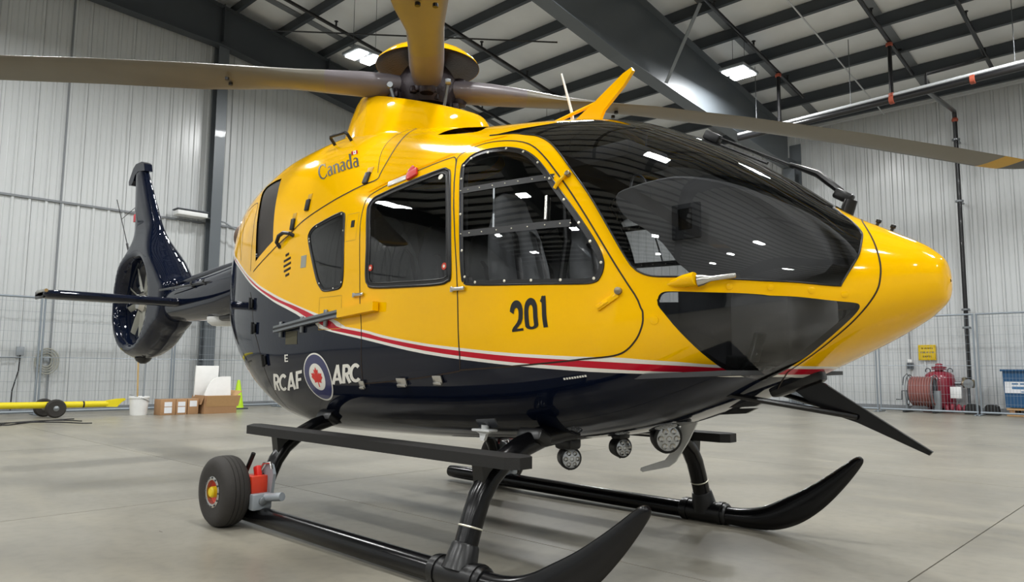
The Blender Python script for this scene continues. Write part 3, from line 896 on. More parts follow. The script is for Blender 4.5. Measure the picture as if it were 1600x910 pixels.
def frm(st):
    """local frame on the skin: origin, along (+x), up, outward"""
    st = np.asarray(st, float)
    P = pos(st); n = Nrm(st[0], st[1])
    e1 = unit(np.array([1.0, 0, 0]) - n * n[0]); e2 = np.cross(n, e1)
    if e2[2] < 0: e2 = -e2
    return P, e1, e2, n
def rmat(e1, e2, n): return Matrix(((e1[0], e2[0], n[0]), (e1[1], e2[1], n[1]), (e1[2], e2[2], n[2])))
def put(name, st, shapes, mats, parent, both=True, turn=0.0):
    """shapes(g): drawn in local metres (along, up, out)"""
    P, e1, e2, n = frm(st)
    if turn:
        c, s_ = math.cos(turn), math.sin(turn); e1, e2 = e1 * c + e2 * s_, e2 * c - e1 * s_
    g = G(); shapes(g)
    Rm = np.stack([e1, e2, n], 1)
    g.v = [tuple(P + Rm @ np.asarray(v)) for v in g.v]
    o = g.build(name, mats, parent[0] if isinstance(parent, list) else parent)
    if both: mir(o, name, parent[1] if isinstance(parent, list) else parent)
    return o
for q in FE['screws']:
    put('screw', q, lambda g: g.lathe([(0.0075, 0), (0.0075, 0.004), (0.004, 0.007)], seg=10), ['screw'], doorF)
for i in range(0, len(OUT['qwin']), 9):
    put('screw', OUT['qwin'][i] * 0.5 + OUT['qwin_in'][i] * 0.5, lambda g: g.lathe([(0.006, 0), (0.006, 0.004), (0.003, 0.006)], seg=8), ['screw'], qw)
for bar in ('bar1', 'bar2'):
    bb = crom(FE[bar], 4)
    for q in bb[::1]:
        put('screw', q, lambda g: g.lathe([(0.0035, 0.003), (0.0035, 0.007), (0.002, 0.009)], seg=8), ['screw'], doorF)
for k in ('s1', 's2', 's3', 's4', 's5'):
    put('panel_screw', FE['P_' + k], lambda g: g.lathe([(0.014, -0.002), (0.014, 0.003), (0.008, 0.005)], seg=14), ['yellow'], heli)
put('panel_screw', (5.93, -0.06), lambda g: g.lathe([(0.02, -0.002), (0.02, 0.003), (0.012, 0.005)], seg=14), ['yellow'], heli)
# door hinges / latches
def hinge(g):
    g.box((0, 0, 0.012), (0.10, 0.022, 0.020), None, 0.008)
    g.box((-0.048, 0, 0.010), (0.022, 0.030, 0.014), None, 0.004, 0)
put('hinge', FE['P_hinge1'], hinge, ['metal'], doorR)
put('hinge', FE['P_hinge2'], hinge, ['metal'], doorF)
for k, w in (('latchA', 0.05), ('latchB', 0.085), ('latchC', 0.07)):
    put('latch', FE['P_' + k], lambda g, w=w: g.box((0, 0, 0.010), (w, 0.05, 0.016), None, 0.005).box((0, -0.02, 0.02), (w * 0.9, 0.018, 0.012), None, 0.004), ['metal'], doorR)
# door handles: recess with lever
put('door_handle', FE['P_hanA'], lambda g: g.tube([(-0.035, -0.04, 0.002), (-0.015, -0.01, 0.012), (0.012, 0.022, 0.014), (0.025, 0.03, 0.004)], 0.010, 8), ['yellow'], doorF)
put('handle_pin', FE['P_hanA'], lambda g: g.lathe([(0.014, 0), (0.014, 0.02), (0.008, 0.024)], (0.03, 0.03, 0.004), seg=12), ['brass'], doorF)
put('door_handle', FE['P_hanB'], lambda g: g.box((-0.055, -0.045, 0.006), (0.12, 0.03, 0.012), Matrix.Rotation(0.55, 3, 'Z'), 0.005).box((-0.075, -0.06, 0.010), (0.06, 0.012, 0.014), Matrix.Rotation(0.55, 3, 'Z'), 0.004), ['yellow'], doorF)
put('handle_pin', FE['P_hanB'], lambda g: g.lathe([(0.017, 0), (0.017, 0.018), (0.008, 0.022)], (0.0, 0.0, 0.0), seg=12), ['brass'], doorF)
# pitot fairing and tube on the nose band
put('pitot_fairing', (5.62, 0.036), lambda g: g.lathe([(0.004, -0.07), (0.018, -0.03), (0.028, 0.02), (0.03, 0.07), (0.028, 0.075)], (0, 0, 0.012), (1, 0.12, 0.35), 14), ['yellow'], heli)
put('pitot_tube', (5.40, 0.04), lambda g: g.lathe([(0.028, -0.005), (0.024, 0.02), (0.012, 0.05), (0.011, 0.15), (0.005, 0.155)], (0, 0, 0.02), (1, 0.10, 0.10), 14), ['metal'], heli)
# cooling slots, handle, plate, small doors on the rear flank
for k in range(5):
    w = (0.05, 0.105, 0.11, 0.10, 0.055)[k]
    put('vent_slot', FE['P_vent'], lambda g, k=k, w=w: g.box((0.006 * k - 0.012, 0.075 - 0.037 * k, 0.001), (w, 0.017, 0.004), Matrix.Rotation(0.18, 3, 'Z'), 0.003), ['gap'], heli)
put('side_handle', FE['P_handle'], lambda g: g.tube([(-0.11, -0.055, 0.0), (-0.115, -0.02, 0.03), (-0.07, 0.02, 0.04), (0.0, 0.035, 0.04), (0.08, 0.02, 0.03), (0.085, 0.01, 0.0)], 0.014, 8), ['rubber'], heli)
put('data_plate', FE['P_label'], lambda g: g.box((0, 0, 0.001), (0.075, 0.085, 0.002)), ['label_grey'], heli)
def outline_xz(name, x0, x1, z0, z1):
    n = 6; L = [(x0 + (x1 - x0) * k / n, z0) for k in range(n)] + [(x1, z0 + (z1 - z0) * k / n) for k in range(n)] + [(x1 + (x0 - x1) * k / n, z1) for k in range(n)] + [(x0, z1 + (z0 - z1) * k / n) for k in range(n)]
    L = np.array(L); ribbon(name, st_xz(L[:, 0], L[:, 1]), 0.0035, 'tip_yellow', heli, off=0.001, closed=True)
_a = S(*FE['P_lockbox']); outline_xz('access_door_gap', _a[0] - 0.06, _a[0] + 0.06, _a[2] - 0.09, _a[2] + 0.09)
_a = S(*FE['P_qaccess']); outline_xz('access_door_gap', _a[0] - 0.13, _a[0] + 0.13, _a[2] - 0.16, _a[2] + 0.05)
put('lock_hole', FE['P_lockbox'], lambda g: g.box((0.01, 0.02, 0.002), (0.034, 0.045, 0.003)), ['rubber'], heli)
for k in ('cowlL1', 'cowlL2', 'cowlL3'):
    put('cowling_latch', FE['P_' + k], lambda g: g.box((0, 0.045, 0.001), (0.055, 0.05, 0.003), None, 0.001, 1).box((0, -0.015, 0.008), (0.048, 0.085, 0.018), None, 0.007), ['rubber', 'tip_yellow'], cowl)
put('cowl_grip', (11.52, 0.64), lambda g: g.tube([(-0.10, 0, 0.0), (-0.10, 0.0, 0.055), (-0.085, 0, 0.07), (0.085, 0, 0.07), (0.10, 0, 0.055), (0.10, 0, 0.0)], 0.012, 8), ['rubber'], cowl)
put('tag_clip', (9.66, 0.372), lambda g: g.box((-0.03, -0.012, 0.006), (0.16, 0.035, 0.008), Matrix.Rotation(0.17, 3, 'Z'), 0.003), ['white'], doorR, False)
put('red_pin_tag', (9.46, 0.390), lambda g: g.box((0, 0, 0.012), (0.085, 0.06, 0.018), Matrix.Rotation(0.4, 3, 'Z'), 0.008).box((-0.02, 0.035, 0.012), (0.05, 0.04, 0.014), Matrix.Rotation(0.9, 3, 'Z'), 0.006), ['red_bright'], doorR, False)
for q, a in (((8.62, 0.085), 0), ((9.98, 0.085), 0)):
    put('round_sticker', q, lambda g: g.lathe([(0.02, 0.003), (0.02, 0.005)], seg=16).lathe([(0.009, 0.0055), (0.009, 0.006)], seg=12, m=1), ['orange', 'white'], doorR)
put('round_sticker', (8.93, 0.375), lambda g: g.lathe([(0.018, 0.003), (0.018, 0.005)], seg=16), ['white'], doorR, False)
# sliding-door rail and carrier arm
rl = st_xz(np.linspace(-0.605, 0.235, 14), np.linspace(1.262, 1.335, 14))
def bar_on(name, line, h, d0, d1, mt, parent):
    L = np.asarray(line, float); vs, fs = [], []
    for q in L:
        P, e1, e2, n = frm(q)
        for a, b in ((-h / 2, d0), (h / 2, d0), (h / 2, d1), (-h / 2, d1)): vs.append(P + e2 * a + n * b)
    for i in range(len(L) - 1):
        for k in range(4): fs.append((4 * i + k, 4 * i + (k + 1) % 4, 4 * i + 4 + (k + 1) % 4, 4 * i + 4 + k))
    fs += [(0, 1, 2, 3), tuple(4 * (len(L) - 1) + k for k in (3, 2, 1, 0))]
    o = mk(name, vs, fs, mt, parent[0] if isinstance(parent, list) else parent, None, 30); mir(o, name, parent[1] if isinstance(parent, list) else parent)
bar_on('door_rail', rl, 0.045, 0.012, 0.05, 'grey_metal', heli)
bar_on('rail_groove', rl, 0.014, 0.05, 0.052, 'rubber', heli)
bar_on('rail_arm', st_xz(np.linspace(0.235, 0.615, 8), np.linspace(1.335, 1.362, 8)), 0.055, 0.008, 0.05, 'yellow', doorR)
for q in (st_xz(-0.56, 1.262), st_xz(-0.25, 1.285), st_xz(0.05, 1.315)):
    put('rail_bracket', q, lambda g: g.box((0, 0, 0.012), (0.03, 0.11, 0.02), None, 0.006), ['grey_metal'], heli)
put('fuel_patch', st_xz(-0.42, 1.20), lambda g: g.box((0, 0, 0.001), (0.17, 0.09, 0.002)), ['olive'], heli, False)

# rear clamshell door: gap line and hinges
ribbon('clamshell_gap', crom([(13.39, 0.04), (13.25, 0.012), (13.0, -0.06), (12.85, -0.18), (12.75, -0.40), (12.8, -0.7), (12.85, -1.0)], 6), 0.006, 'gap', heli)
for q in ((13.25, 0.020), (13.10, -0.006), (12.72, -0.15)):
    put('clamshell_hinge', q, lambda g: g.box((0, 0, 0.010), (0.05, 0.07, 0.02), None, 0.008).lathe([(0.012, -0.045), (0.012, 0.045)], (0, 0, 0.02), (0, 1, 0), 10), ['satin'], heli)

# ---- markings painted on the flank: strokes laid on the skin
def quad(name):
    Q = np.array(FE[name]); 
    return lambda u, v: (Q[0] * (1 - u) + Q[1] * u) * (1 - v) + (Q[3] * (1 - u) + Q[2] * u) * v
def strokes(name, fn, aspect, lines, mt, parent=heli, off=0.0025):
    """lines: list of (points, width or widths) in a box aspect x 1"""
    vs, fs = [], []
    for L, wd in lines:
        L = np.array(L, float); wd = [wd] * len(L) if np.isscalar(wd) else list(wd)
        L2, w2 = [L[0]], [wd[0]]
        for i in range(len(L) - 1):
            k = max(1, int(np.linalg.norm(L[i + 1] - L[i]) / 0.12))
            for j in range(1, k + 1):
                L2.append(L[i] + (L[i + 1] - L[i]) * j / k); w2.append(wd[i] + (wd[i + 1] - wd[i]) * j / k)
        L = np.array(L2); wd = w2; n = len(L)
        closed = n > 3 and np.allclose(L[0], L[-1])
        b = len(vs)
        for i in range(n):
            a = L[i - 1] if i > 0 else (L[-2] if closed else L[0]); c = L[i + 1] if i < n - 1 else (L[1] if closed else L[-1])
            d1 = unit(L[i] - a) if np.linalg.norm(L[i] - a) > 1e-9 else unit(c - L[i]); d2 = unit(c - L[i]) if np.linalg.norm(c - L[i]) > 1e-9 else d1
            m = unit(np.array([-(d1 + d2)[1], (d1 + d2)[0]])); k = max(0.5, float(np.dot(m, [-d1[1], d1[0]])))
            for sg in (-1, 1):
                q = L[i] + m * sg * wd[i] / 2 / k
                vs.append(pos(np.array(fn(q[0] / aspect, q[1])), off))
        for i in range(n - 1): fs.append((b + 2 * i, b + 2 * i + 2, b + 2 * i + 3, b + 2 * i + 1))
    return mk(name, vs, fs, mt, parent, None, None)
def arc(cx, cy, rx, ry, a0, a1, n=14):
    return [(cx + rx * math.cos(math.radians(a0 + (a1 - a0) * k / n)), cy + ry * math.sin(math.radians(a0 + (a1 - a0) * k / n))) for k in range(n + 1)]
# 201 in tall condensed figures
wd = 0.155
two = arc(0.17 + 0.05, 0.76, 0.165, 0.165, 170, -5, 12) + [(0.37, 0.62), (0.30, 0.45), (0.13, 0.20), (0.09, 0.08)]
d201 = [(two, wd), ([(0.015, 0.075), (0.43, 0.075)], wd * 0.95),
        (arc(0.75, 0.74, 0.16, 0.185, 0, 180, 12) + arc(0.75, 0.26, 0.16, 0.185, 180, 360, 12) + [(0.91, 0.74)], wd),
        ([(1.23, 0.0), (1.23, 1.0)], wd), ([(1.13, 0.86), (1.23, 0.99)], wd * 0.6)]
strokes('number_201', quad('q201'), 1.31, d201, 'rubber', doorF[0])
w = 0.175
Rr = lambda x: [([(x + .09, 0), (x + .09, 1)], w), ([(x + .05, .92), (x + .28, .92)] + arc(x + .28, .71, .16, .21, 90, -90, 8) + [(x + .05, .50)], w * .95), ([(x + .25, .5), (x + .45, .0)], w)]
Cc = lambda x: [(arc(x + .34, .5, .27, .42, 45, 315, 16), w)]
Aa = lambda x: [([(x + .05, 0), (x + .30, 1)], w), ([(x + .55, 0), (x + .30, 1)], w), ([(x + .14, .27), (x + .46, .27)], w * .85)]
Ff = lambda x: [([(x + .09, 0), (x + .09, 1)], w), ([(x + .05, .92), (x + .45, .92)], w * .95), ([(x + .05, .52), (x + .40, .52)], w * .9)]
strokes('rcaf_marking', quad('qrcaf'), 2.26, Rr(0) + Cc(.5) + Aa(1.16) + Ff(1.80), 'white')
strokes('arc_marking', quad('qarc'), 1.72, Aa(0) + Rr(.62) + Cc(1.08), 'white')
strokes('letter_e_marking', quad('qE'), 0.55, [([(.08, 0), (.08, 1)], .15), ([(.02, .92), (.5, .92)], .15), ([(.02, .5), (.44, .5)], .14), ([(.02, .08), (.5, .08)], .15)], 'white')
# Canada wordmark: serif strokes with thick and thin
tk, tn = 0.155, 0.06
def serif_a(x):
    return [(arc(x + .20, .33, .16, .13, 150, 30, 8) + [(x + .345, .36), (x + .35, .10), (x + .38, .03), (x + .44, .03)], [tn, tn, tn, tn, tn, .07, .09, .1, tk, tk, tk, .07, tn]),
            (arc(x + .20, .14, .155, .13, 60, 330, 14), [tn, .06, .08, .1, .11, .12, .12, .11, .1, .09, .07, tn, tn, tn, tn])]
def serif_n(x):
    return [([(x + .10, 0.0), (x + .10, .45)], tk), ([(x, .02), (x + .2, .02)], .035), ([(x + .36, .02), (x + .56, .02)], .035), ([(x, .44), (x + .11, .46)], .04),
            (arc(x + .29, .33, .17, .13, 160, 0, 8) + [(x + .46, .0)], [tn, tn, .06, .07, .08, .1, .11, tk, tk, tk])]
def serif_d(x):
    return [([(x + .40, .0), (x + .40, 1.0)], tk), ([(x + .3, .98), (x + .41, 1.0)], .04), ([(x + .4, .02), (x + .5, .03)], .04),
            (arc(x + .24, .23, .17, .22, 50, 310, 16), [tn, tn, .06, .08, .1, .11, .12, .12, .12, .12, .11, .1, .09, .07, .06, tn, tn])]
cC = [(arc(.42, .36, .36, .37, 42, 318, 20), [tn, tn, .06, .07, .09, .10, .12, .13, .14, .14, .14, .14, .13, .12, .1, .08, .07, .06, tn, tn, tn]), ([(.70, .50), (.70, .74)], .045), ([(.70, .02), (.70, .18)], .04)]
def tall(g_, k): return [([(a, b * k if b < 0.5 else b) for a, b in L], w_) for L, w_ in g_]
cC = [([(a, b * 1.24) for a, b in L], w_) for L, w_ in cC]
can = cC + tall(serif_a(.84), 1.25) + tall(serif_n(1.36), 1.25) + tall(serif_a(1.96), 1.25) + tall(serif_d(2.46), 1.25) + tall(serif_a(3.04), 1.25)
strokes('canada_wordmark', quad('qcanada'), 3.5, can, 'rubber', cowl[0])
strokes('wordmark_flag', quad('qcanada'), 3.5, [([(3.02, 1.00), (3.13, 1.00)], .28), ([(3.36, 1.00), (3.47, 1.00)], .28)], 'red', cowl[0])
strokes('wordmark_flag', quad('qcanada'), 3.5, [([(3.13, 1.00), (3.36, 1.00)], .28)], 'white', cowl[0])
strokes('wordmark_flag', quad('qcanada'), 3.5, [([(3.215, 1.00), (3.275, 1.00)], .13)], 'red', cowl[0], 0.0035)
strokes('wordmark_flag_pole', quad('qcanada'), 3.5, [([(3.0, .80), (3.0, 1.15)], .03)], 'gap', cowl[0])
# small stencil line under the door
P0 = np.array(FE['P_smalltext'])
for k in range(9):
    put('stencil_letter', P0 + np.array([0.13 - 0.032 * k, -0.002 * 0]), lambda g: g.box((0, 0, 0.0015), (0.010, 0.010, 0.001)), ['white'], heli, False)
# roundel with maple leaf
rc = np.array(FE['P_roundel']); cx0, _, cz0 = S(rc[0], rc[1])
def disc(name, r, mt, off, parent):
    ring = 48; rows = 4
    vs = [pos(rc, off)]; fs = []
    for j in range(1, rows + 1):
        for k in range(ring):
            a = 2 * PI * k / ring; vs.append(pos(st_xz(cx0 + r * j / rows * math.cos(a), cz0 + 0.93 * r * j / rows * math.sin(a)), off))
    for k in range(ring):
        fs.append((0, 1 + k, 1 + (k + 1) % ring))
        for j in range(rows - 1):
            a = 1 + j * ring; fs.append((a + k, a + ring + k, a + ring + (k + 1) % ring, a + (k + 1) % ring))
    return mk(name, vs, fs, mt, parent, None, 60)
rd = disc('roundel', 0.168, 'white', 0.002, heli)
M['roundel_blue'] = mat('roundel_blue', '#252a5e', 0.3, 0, 0.6)
disc('roundel_ring', 0.157, 'roundel_blue', 0.003, rd)
disc('roundel_centre', 0.094, 'white', 0.004, rd)
leaf = [(0, 1), (.16, .68), (.36, .78), (.27, .32), (.48, .53), (.56, .40), (.84, .45), (.75, .20), (.88, .10), (.50, -.22), (.55, -.40), (.07, -.32), (.07, -.75), (0, -.75)]
leaf = leaf + [(-a, b) for a, b in leaf[::-1] if a > 0]
lv = [pos(st_xz(cx0 + 0.078 * a, cz0 + 0.075 * (b - 0.12)), 0.0052) for a, b in leaf]
from mathutils.geometry import tessellate_polygon
tris = tessellate_polygon([[Vector((a, b, 0)) for a, b in leaf]])
mk('maple_leaf', lv, [tuple(t) for t in tris], 'red_bright', rd, None, None)

# ---- mast fairing: open collar, high at the back
vs, fs = [], []
ns = 48
rows = [(0.74, 0.56, None, 0.0), (0.72, 0.52, 0.2, 0), (0.70, 0.47, 0.42, 0), (0.685, 0.42, 0.65, 0), (0.665, 0.37, 0.84, 0), (0.645, 0.33, 0.95, 0), (0.62, 0.30, 1.0, 0), (0.60, 0.28, 0.99, 1)]
for rx, ry, f, inn in rows:
    for k in range(ns):
        a = 2 * PI * k / ns
        x = -0.09 + rx * math.cos(a); y = ry * math.sin(a)
        top = 2.955 - 0.32 * x - 1.9 * max(0.0, -0.46 - x) ** 1.6
        z = 2.50 if f is None else 2.50 + (top - 2.50) * f
        vs.append((x, y, z))
for k in range(ns):
    a = 2 * PI * k / ns
    vs.append((-0.09 + 0.60 * math.cos(a), 0.25 * math.sin(a), 2.62))
for j in range(len(rows)):
    for k in range(ns): fs.append((j * ns + k, j * ns + (k + 1) % ns, (j + 1) * ns + (k + 1) % ns, (j + 1) * ns + k))
fs.append(tuple(len(rows) * ns + k for k in range(ns)))
mk('mast_fairing', vs, fs, 'yellow', heli, None, 40)
# ---- rotor head
TILT = 0.04; AZ = math.radians(50.3)
HUBZ = 3.10
G().lathe([(0.10, 2.55), (0.085, 2.75), (0.085, 3.0), (0.13, 3.02), (0.13, 3.10), (0.08, 3.2), (0.05, 3.28)], seg=24).build('rotor_mast', ['hub'], heli)
G().lathe([(0.20, 2.80), (0.26, 2.83), (0.26, 2.87), (0.12, 2.90)], seg=28).build('swash_plate', ['hub'], heli)
G().lathe([(0.10, 2.92), (0.19, 2.95), (0.22, 3.02), (0.22, 3.16), (0.17, 3.24), (0.12, 3.29)], seg=20).build('hub_body', ['hub'], heli)
cap = G().lathe([(0.02, 3.385), (0.20, 3.372), (0.33, 3.335), (0.385, 3.285), (0.392, 3.268)], seg=48, caps=False).build('hub_cap', ['yellow'], heli, 60)
G().lathe([(0.388, 3.268), (0.375, 3.262), (0.30, 3.285), (0.08, 3.29)], seg=48, caps=False).build('hub_cap_underside', ['hub'], cap, 60)
random.seed(3)
def blade(az, name='rotor_blade'):
    d = np.array([math.cos(az), math.sin(az), 0]); c = np.array([-math.sin(az), math.cos(az), 0])
    tl = -TILT * math.cos(az - AZ)
    # r, leading half chord, trailing half chord, thickness, pitch
    secs = [(0.13, .10, .10, .15, .10), (0.30, .115, .115, .17, .12), (0.48, .12, .125, .165, .16), (0.75, .115, .125, .135, .20), (1.05, .11, .13, .10, .22), (1.35, .125, .19, .07, .18),
            (1.7, .135, .235, .050, .15), (2.4, .135, .24, .044, .12), (3.4, .13, .24, .040, .09), (4.15, .13, .235, .036, .07), (4.155, .13, .235, .036, .07), (4.55, .125, .23, .032, .06), (4.72, .10, .23, .026, .06), (4.84, .03, .225, .018, .06), (4.93, -.08, .21, .010, .06)]
    nk = 16
    vs, fs, mi = [], [], []
    for r, le, te, th, p in secs:
        o = d * r; z = HUBZ + tl * r - 0.0098 * r * r
        for k in range(nk):
            a = 2 * PI * k / nk
            q = (math.cos(a) + 1) / 2                       # 1 at leading edge
            ch = -te + (le + te) * q
            blunt = max(0.0, min(1.0, (1.5 - r) / 0.8))
            prof = math.sin(a) * th / 2
            if blunt < 1: prof = prof * (blunt + (1 - blunt) * (0.25 + 0.95 * q))
            cc = c * math.cos(p) + np.array([0, 0, 1.0]) * math.sin(p); nn = np.cross(d, cc)
            vs.append(o + cc * ch + nn * prof + np.array([0, 0, z]))
    for i in range(len(secs) - 1):
        rm = (secs[i][0] + secs[i + 1][0]) / 2
        m = 1 if rm < 0.72 else 0
        if rm > 4.72: m = 2
        elif rm > 4.56: m = 3
        elif rm > 4.3: m = 0
        for k in range(nk):
            mm = m
            if 3.4 < rm < 4.56 and (k < 2 or k >= nk - 2): mm = 2
            fs.append((i * nk + k, i * nk + (k + 1) % nk, (i + 1) * nk + (k + 1) % nk, (i + 1) * nk + k)); mi.append(mm)
    fs.append(tuple(range(nk))); mi.append(1)
    fs.append(tuple((len(secs) - 1) * nk + k for k in range(nk))); mi.append(2)
    b = mk(name, vs, fs, ['blade', 'blade_root', 'blade_dark', 'tip_yellow'], heli, mi, 50)
    bm = bmesh.new(); bm.from_mesh(b.data); bmesh.ops.recalc_face_normals(bm, faces=bm.faces); bm.to_mesh(b.data); bm.free()
    p0 = d * 0.20 + c * 0.12 + np.array([0, 0, 2.84]); p1 = d * 0.27 + c * 0.15 + np.array([0, 0, HUBZ - 0.04])
    G().tube([p0, p1], 0.012, 8).lathe([(0.022, -0.02), (0.026, 0), (0.022, 0.02)], p1, c, 10).lathe([(0.022, -0.02), (0.026, 0), (0.022, 0.02)], p0, c, 10).build('pitch_link', ['grey_metal'], b)
    for s in (-0.05, 0.05):
        G().lathe([(0.016, -0.02), (0.016, 0.0)], d * 1.45 + c * s + np.array([0, 0, HUBZ - 0.02 + tl * 1.45 - 0.04]), (0, 0, 1), 8).build('blade_bolt', ['rubber'], b)
    G().lathe([(0.05, -0.10), (0.06, -0.08), (0.06, 0.08), (0.05, 0.10)], d * 0.24 + np.array([0, 0, HUBZ - 0.02]), (0, 0, 1), 14).build('blade_root_fitting', ['hub'], b)
    g = G()
    for k in range(5):
        q = d * (0.16 + 0.08 * random.random()) + c * (random.random() - .5) * 0.22 + np.array([0, 0, 2.94 + 0.1 * random.random()])
        g.box(q, (0.05, 0.05, 0.05), Matrix.Rotation(random.random() * 3, 3, 'Z'), 0.012)
    g.build('hub_clamp', ['hub'], b)
for k in range(4): blade(AZ + k * PI / 2)

# ---- tail boom
def loft(name, rows, mt, parent, seg=28, cap=True):
    """rows: x, z centre, half height, half width, fullness"""
    vs, fs = [], []
    for x, zc, h, w, n in rows:
        for k in range(seg):
            a = 2 * PI * k / seg; c_, s_ = math.cos(a), math.sin(a)
            vs.append((x, w * math.copysign(abs(c_) ** (2 / n), c_), zc + h * math.copysign(abs(s_) ** (2 / n), s_)))
    for i in range(len(rows) - 1):
        for k in range(seg): fs.append((i * seg + k, i * seg + (k + 1) % seg, (i + 1) * seg + (k + 1) % seg, (i + 1) * seg + k))
    if cap: fs += [tuple(range(seg)), tuple((len(rows) - 1) * seg + k for k in range(seg))]
    g = G(); g.add(vs, fs)
    return g.build(name, [mt], parent, 40)
boom = loft('tail_boom', [(-1.9, 1.84, .24, .26, 2.4), (-2.4, 1.80, .26, .27, 2.5), (-3.0, 1.75, .255, .25, 2.6), (-3.6, 1.725, .235, .22, 2.6), (-4.2, 1.71, .215, .19, 2.6), (-4.75, 1.71, .20, .16, 2.6)], 'navy', heli)
loft('boom_spine', [(-2.2, 2.05, .05, .10, 3), (-3.2, 2.005, .045, .09, 3), (-4.2, 1.945, .04, .08, 3), (-4.5, 1.93, .03, .06, 3)], 'navy', boom, 16)
for sd in (-1, 1):
    G().box((-3.35, sd * 0.235, 1.845), (2.0, 0.012, 0.025), Matrix.Rotation(0.02, 3, 'Z'), 0.004).build('boom_rail', ['satin'], boom)
for x in (-3.2, -3.5):
    g = G().tube([(x, -0.22, 1.84), (x - 0.01, -0.26, 1.86), (x + 0.05, -0.27, 1.87)], 0.008, 6).box((x, -0.23, 1.84), (0.04, 0.03, 0.04), None, 0.01)
    g.build('boom_antenna', ['rubber'], boom)
G().lathe([(0.02, -0.075), (0.10, -0.07), (0.145, -0.035), (0.15, 0.0), (0.15, 0.02)], (-3.28, 0, 1.49), (0, 0, 1), 28).build('antenna_dome', ['plastic_white'], boom, 60)
G().box((-2.95, 0, 1.50), (0.45, 0.20, 0.07), None, 0.03).build('belly_fairing', ['satin'], boom)

# ---- fin with ducted fan
DC = (-5.42, 1.79); DR = 0.535
ol = [(-4.30, 1.93), (-4.42, 2.06), (-4.62, 2.24), (-4.96, 2.54), (-5.16, 2.80), (-5.37, 3.10), (-5.55, 3.36), (-5.69, 3.56), (-5.76, 3.61), (-5.90, 3.61), (-6.03, 3.58), (-6.00, 3.40), (-5.93, 3.0), (-5.86, 2.72), (-5.84, 2.52),
      (-5.95, 2.38), (-6.05, 2.20), (-6.12, 1.98), (-6.14, 1.75), (-6.10, 1.52), (-5.98, 1.32), (-5.80, 1.17), (-5.58, 1.10), (-5.36, 1.09), (-5.10, 1.12), (-4.85, 1.20), (-4.60, 1.35), (-4.38, 1.50)]
ol = crom(ol, 4, True, (8, 10))
dc = [(DC[0] + DR * math.cos(2 * PI * k / 64), DC[1] + DR * math.sin(2 * PI * k / 64)) for k in range(64)]
p2 = [Vector(p) for p in ol] + [Vector(p) for p in dc]
n1, n2 = len(ol), len(dc)
ed = [(i, (i + 1) % n1) for i in range(n1)] + [(n1 + i, n1 + (i + 1) % n2) for i in range(n2)]
dcv = np.array(dc)
def dist_poly(q, L):
    A = L; B = np.roll(L, -1, 0); ab = B - A
    t = np.clip(((q - A) * ab).sum(1) / ((ab ** 2).sum(1) + 1e-12), 0, 1)
    return np.sqrt((((A + ab * t[:, None]) - q) ** 2).sum(1)).min()
for dist_in in (0.012, 0.03, 0.06, 0.1):
    pass
for xg in np.arange(-6.2, -4.2, 0.05):
    for zg in np.arange(1.05, 3.65, 0.05):
        q = np.array([xg, zg])
        if inpoly(np.array([xg]), np.array([zg]), ol)[0] and math.hypot(xg - DC[0], zg - DC[1]) > DR + 0.012 and dist_poly(q, ol) > 0.012: p2.append(Vector((xg, zg)))
for L, sg in ((ol, 1), (dcv, -1)):
    P = np.asarray(L); n = len(P)
    for dd in (0.008, 0.022):
        for i in range(n):
            tg = unit(P[(i + 1) % n] - P[i - 1]); nm_ = np.array([-tg[1], tg[0]])
            q = P[i] + nm_ * dd
            if not inpoly(np.array([q[0]]), np.array([q[1]]), P)[0] == (sg > 0): q = P[i] - nm_ * dd
            if inpoly(np.array([q[0]]), np.array([q[1]]), ol)[0] and math.hypot(q[0] - DC[0], q[1] - DC[1]) > DR + 0.004: p2.append(Vector(q))
v2, _, f2, *_ = delaunay_2d_cdt(p2, ed, [], 0, 1e-5)
v2 = np.array([tuple(v) for v in v2])
f2 = [f for f in f2 if len(f) == 3]
cen = np.array([v2[list(f)].mean(0) for f in f2])
keep = inpoly(cen[:, 0], cen[:, 1], ol) & (np.hypot(cen[:, 0] - DC[0], cen[:, 1] - DC[1]) > DR * 0.998)
f2 = [f for f, k in zip(f2, keep) if k]
def halfthick(q):
    x, z = q
    d_o = dist_poly(q, ol); d_i = abs(math.hypot(x - DC[0], z - DC[1]) - DR)
    up = max(0.0, min(1.0, (z - 2.2) / 0.6)); up = up * up * (3 - 2 * up)
    T_ = 0.215 * (1 - up) + (0.085 - 0.03 * max(0, (z - 2.8) / 0.8)) * up
    R_ = 0.16 * (1 - up) + 0.22 * up
    k = min(1.0, d_o / R_); y = T_ * math.sqrt(max(0.0, 1 - (1 - k) ** 2))
    k2 = min(1.0, d_i / 0.10)
    return y * (0.62 + 0.38 * math.sqrt(max(0.0, 1 - (1 - k2) ** 2))) if d_i < 0.10 else y
hh = np.array([halfthick(q) for q in v2])
def hsigned(x, z):
    q = np.array([x, z]); h = halfthick(q)
    return h if inpoly(np.array([x]), np.array([z]), ol)[0] else -h
E_ = 0.012
nrm = np.array([unit((-(hsigned(x + E_, z) - hsigned(x - E_, z)) / (2 * E_), 1.0, -(hsigned(x, z + E_) - hsigned(x, z - E_)) / (2 * E_))) for x, z in v2])
nv = len(v2)
vs = [(a, -h, b) for (a, b), h in zip(v2, hh)] + [(a, h, b) for (a, b), h in zip(v2, hh)]
fs = [tuple(f) for f in f2] + [tuple(i + nv for i in f[::-1]) for f in f2]
fin = mk('tail_fin', vs, fs, 'navy', heli, None, None, np.concatenate([nrm * np.array([1, -1, 1]), nrm]))
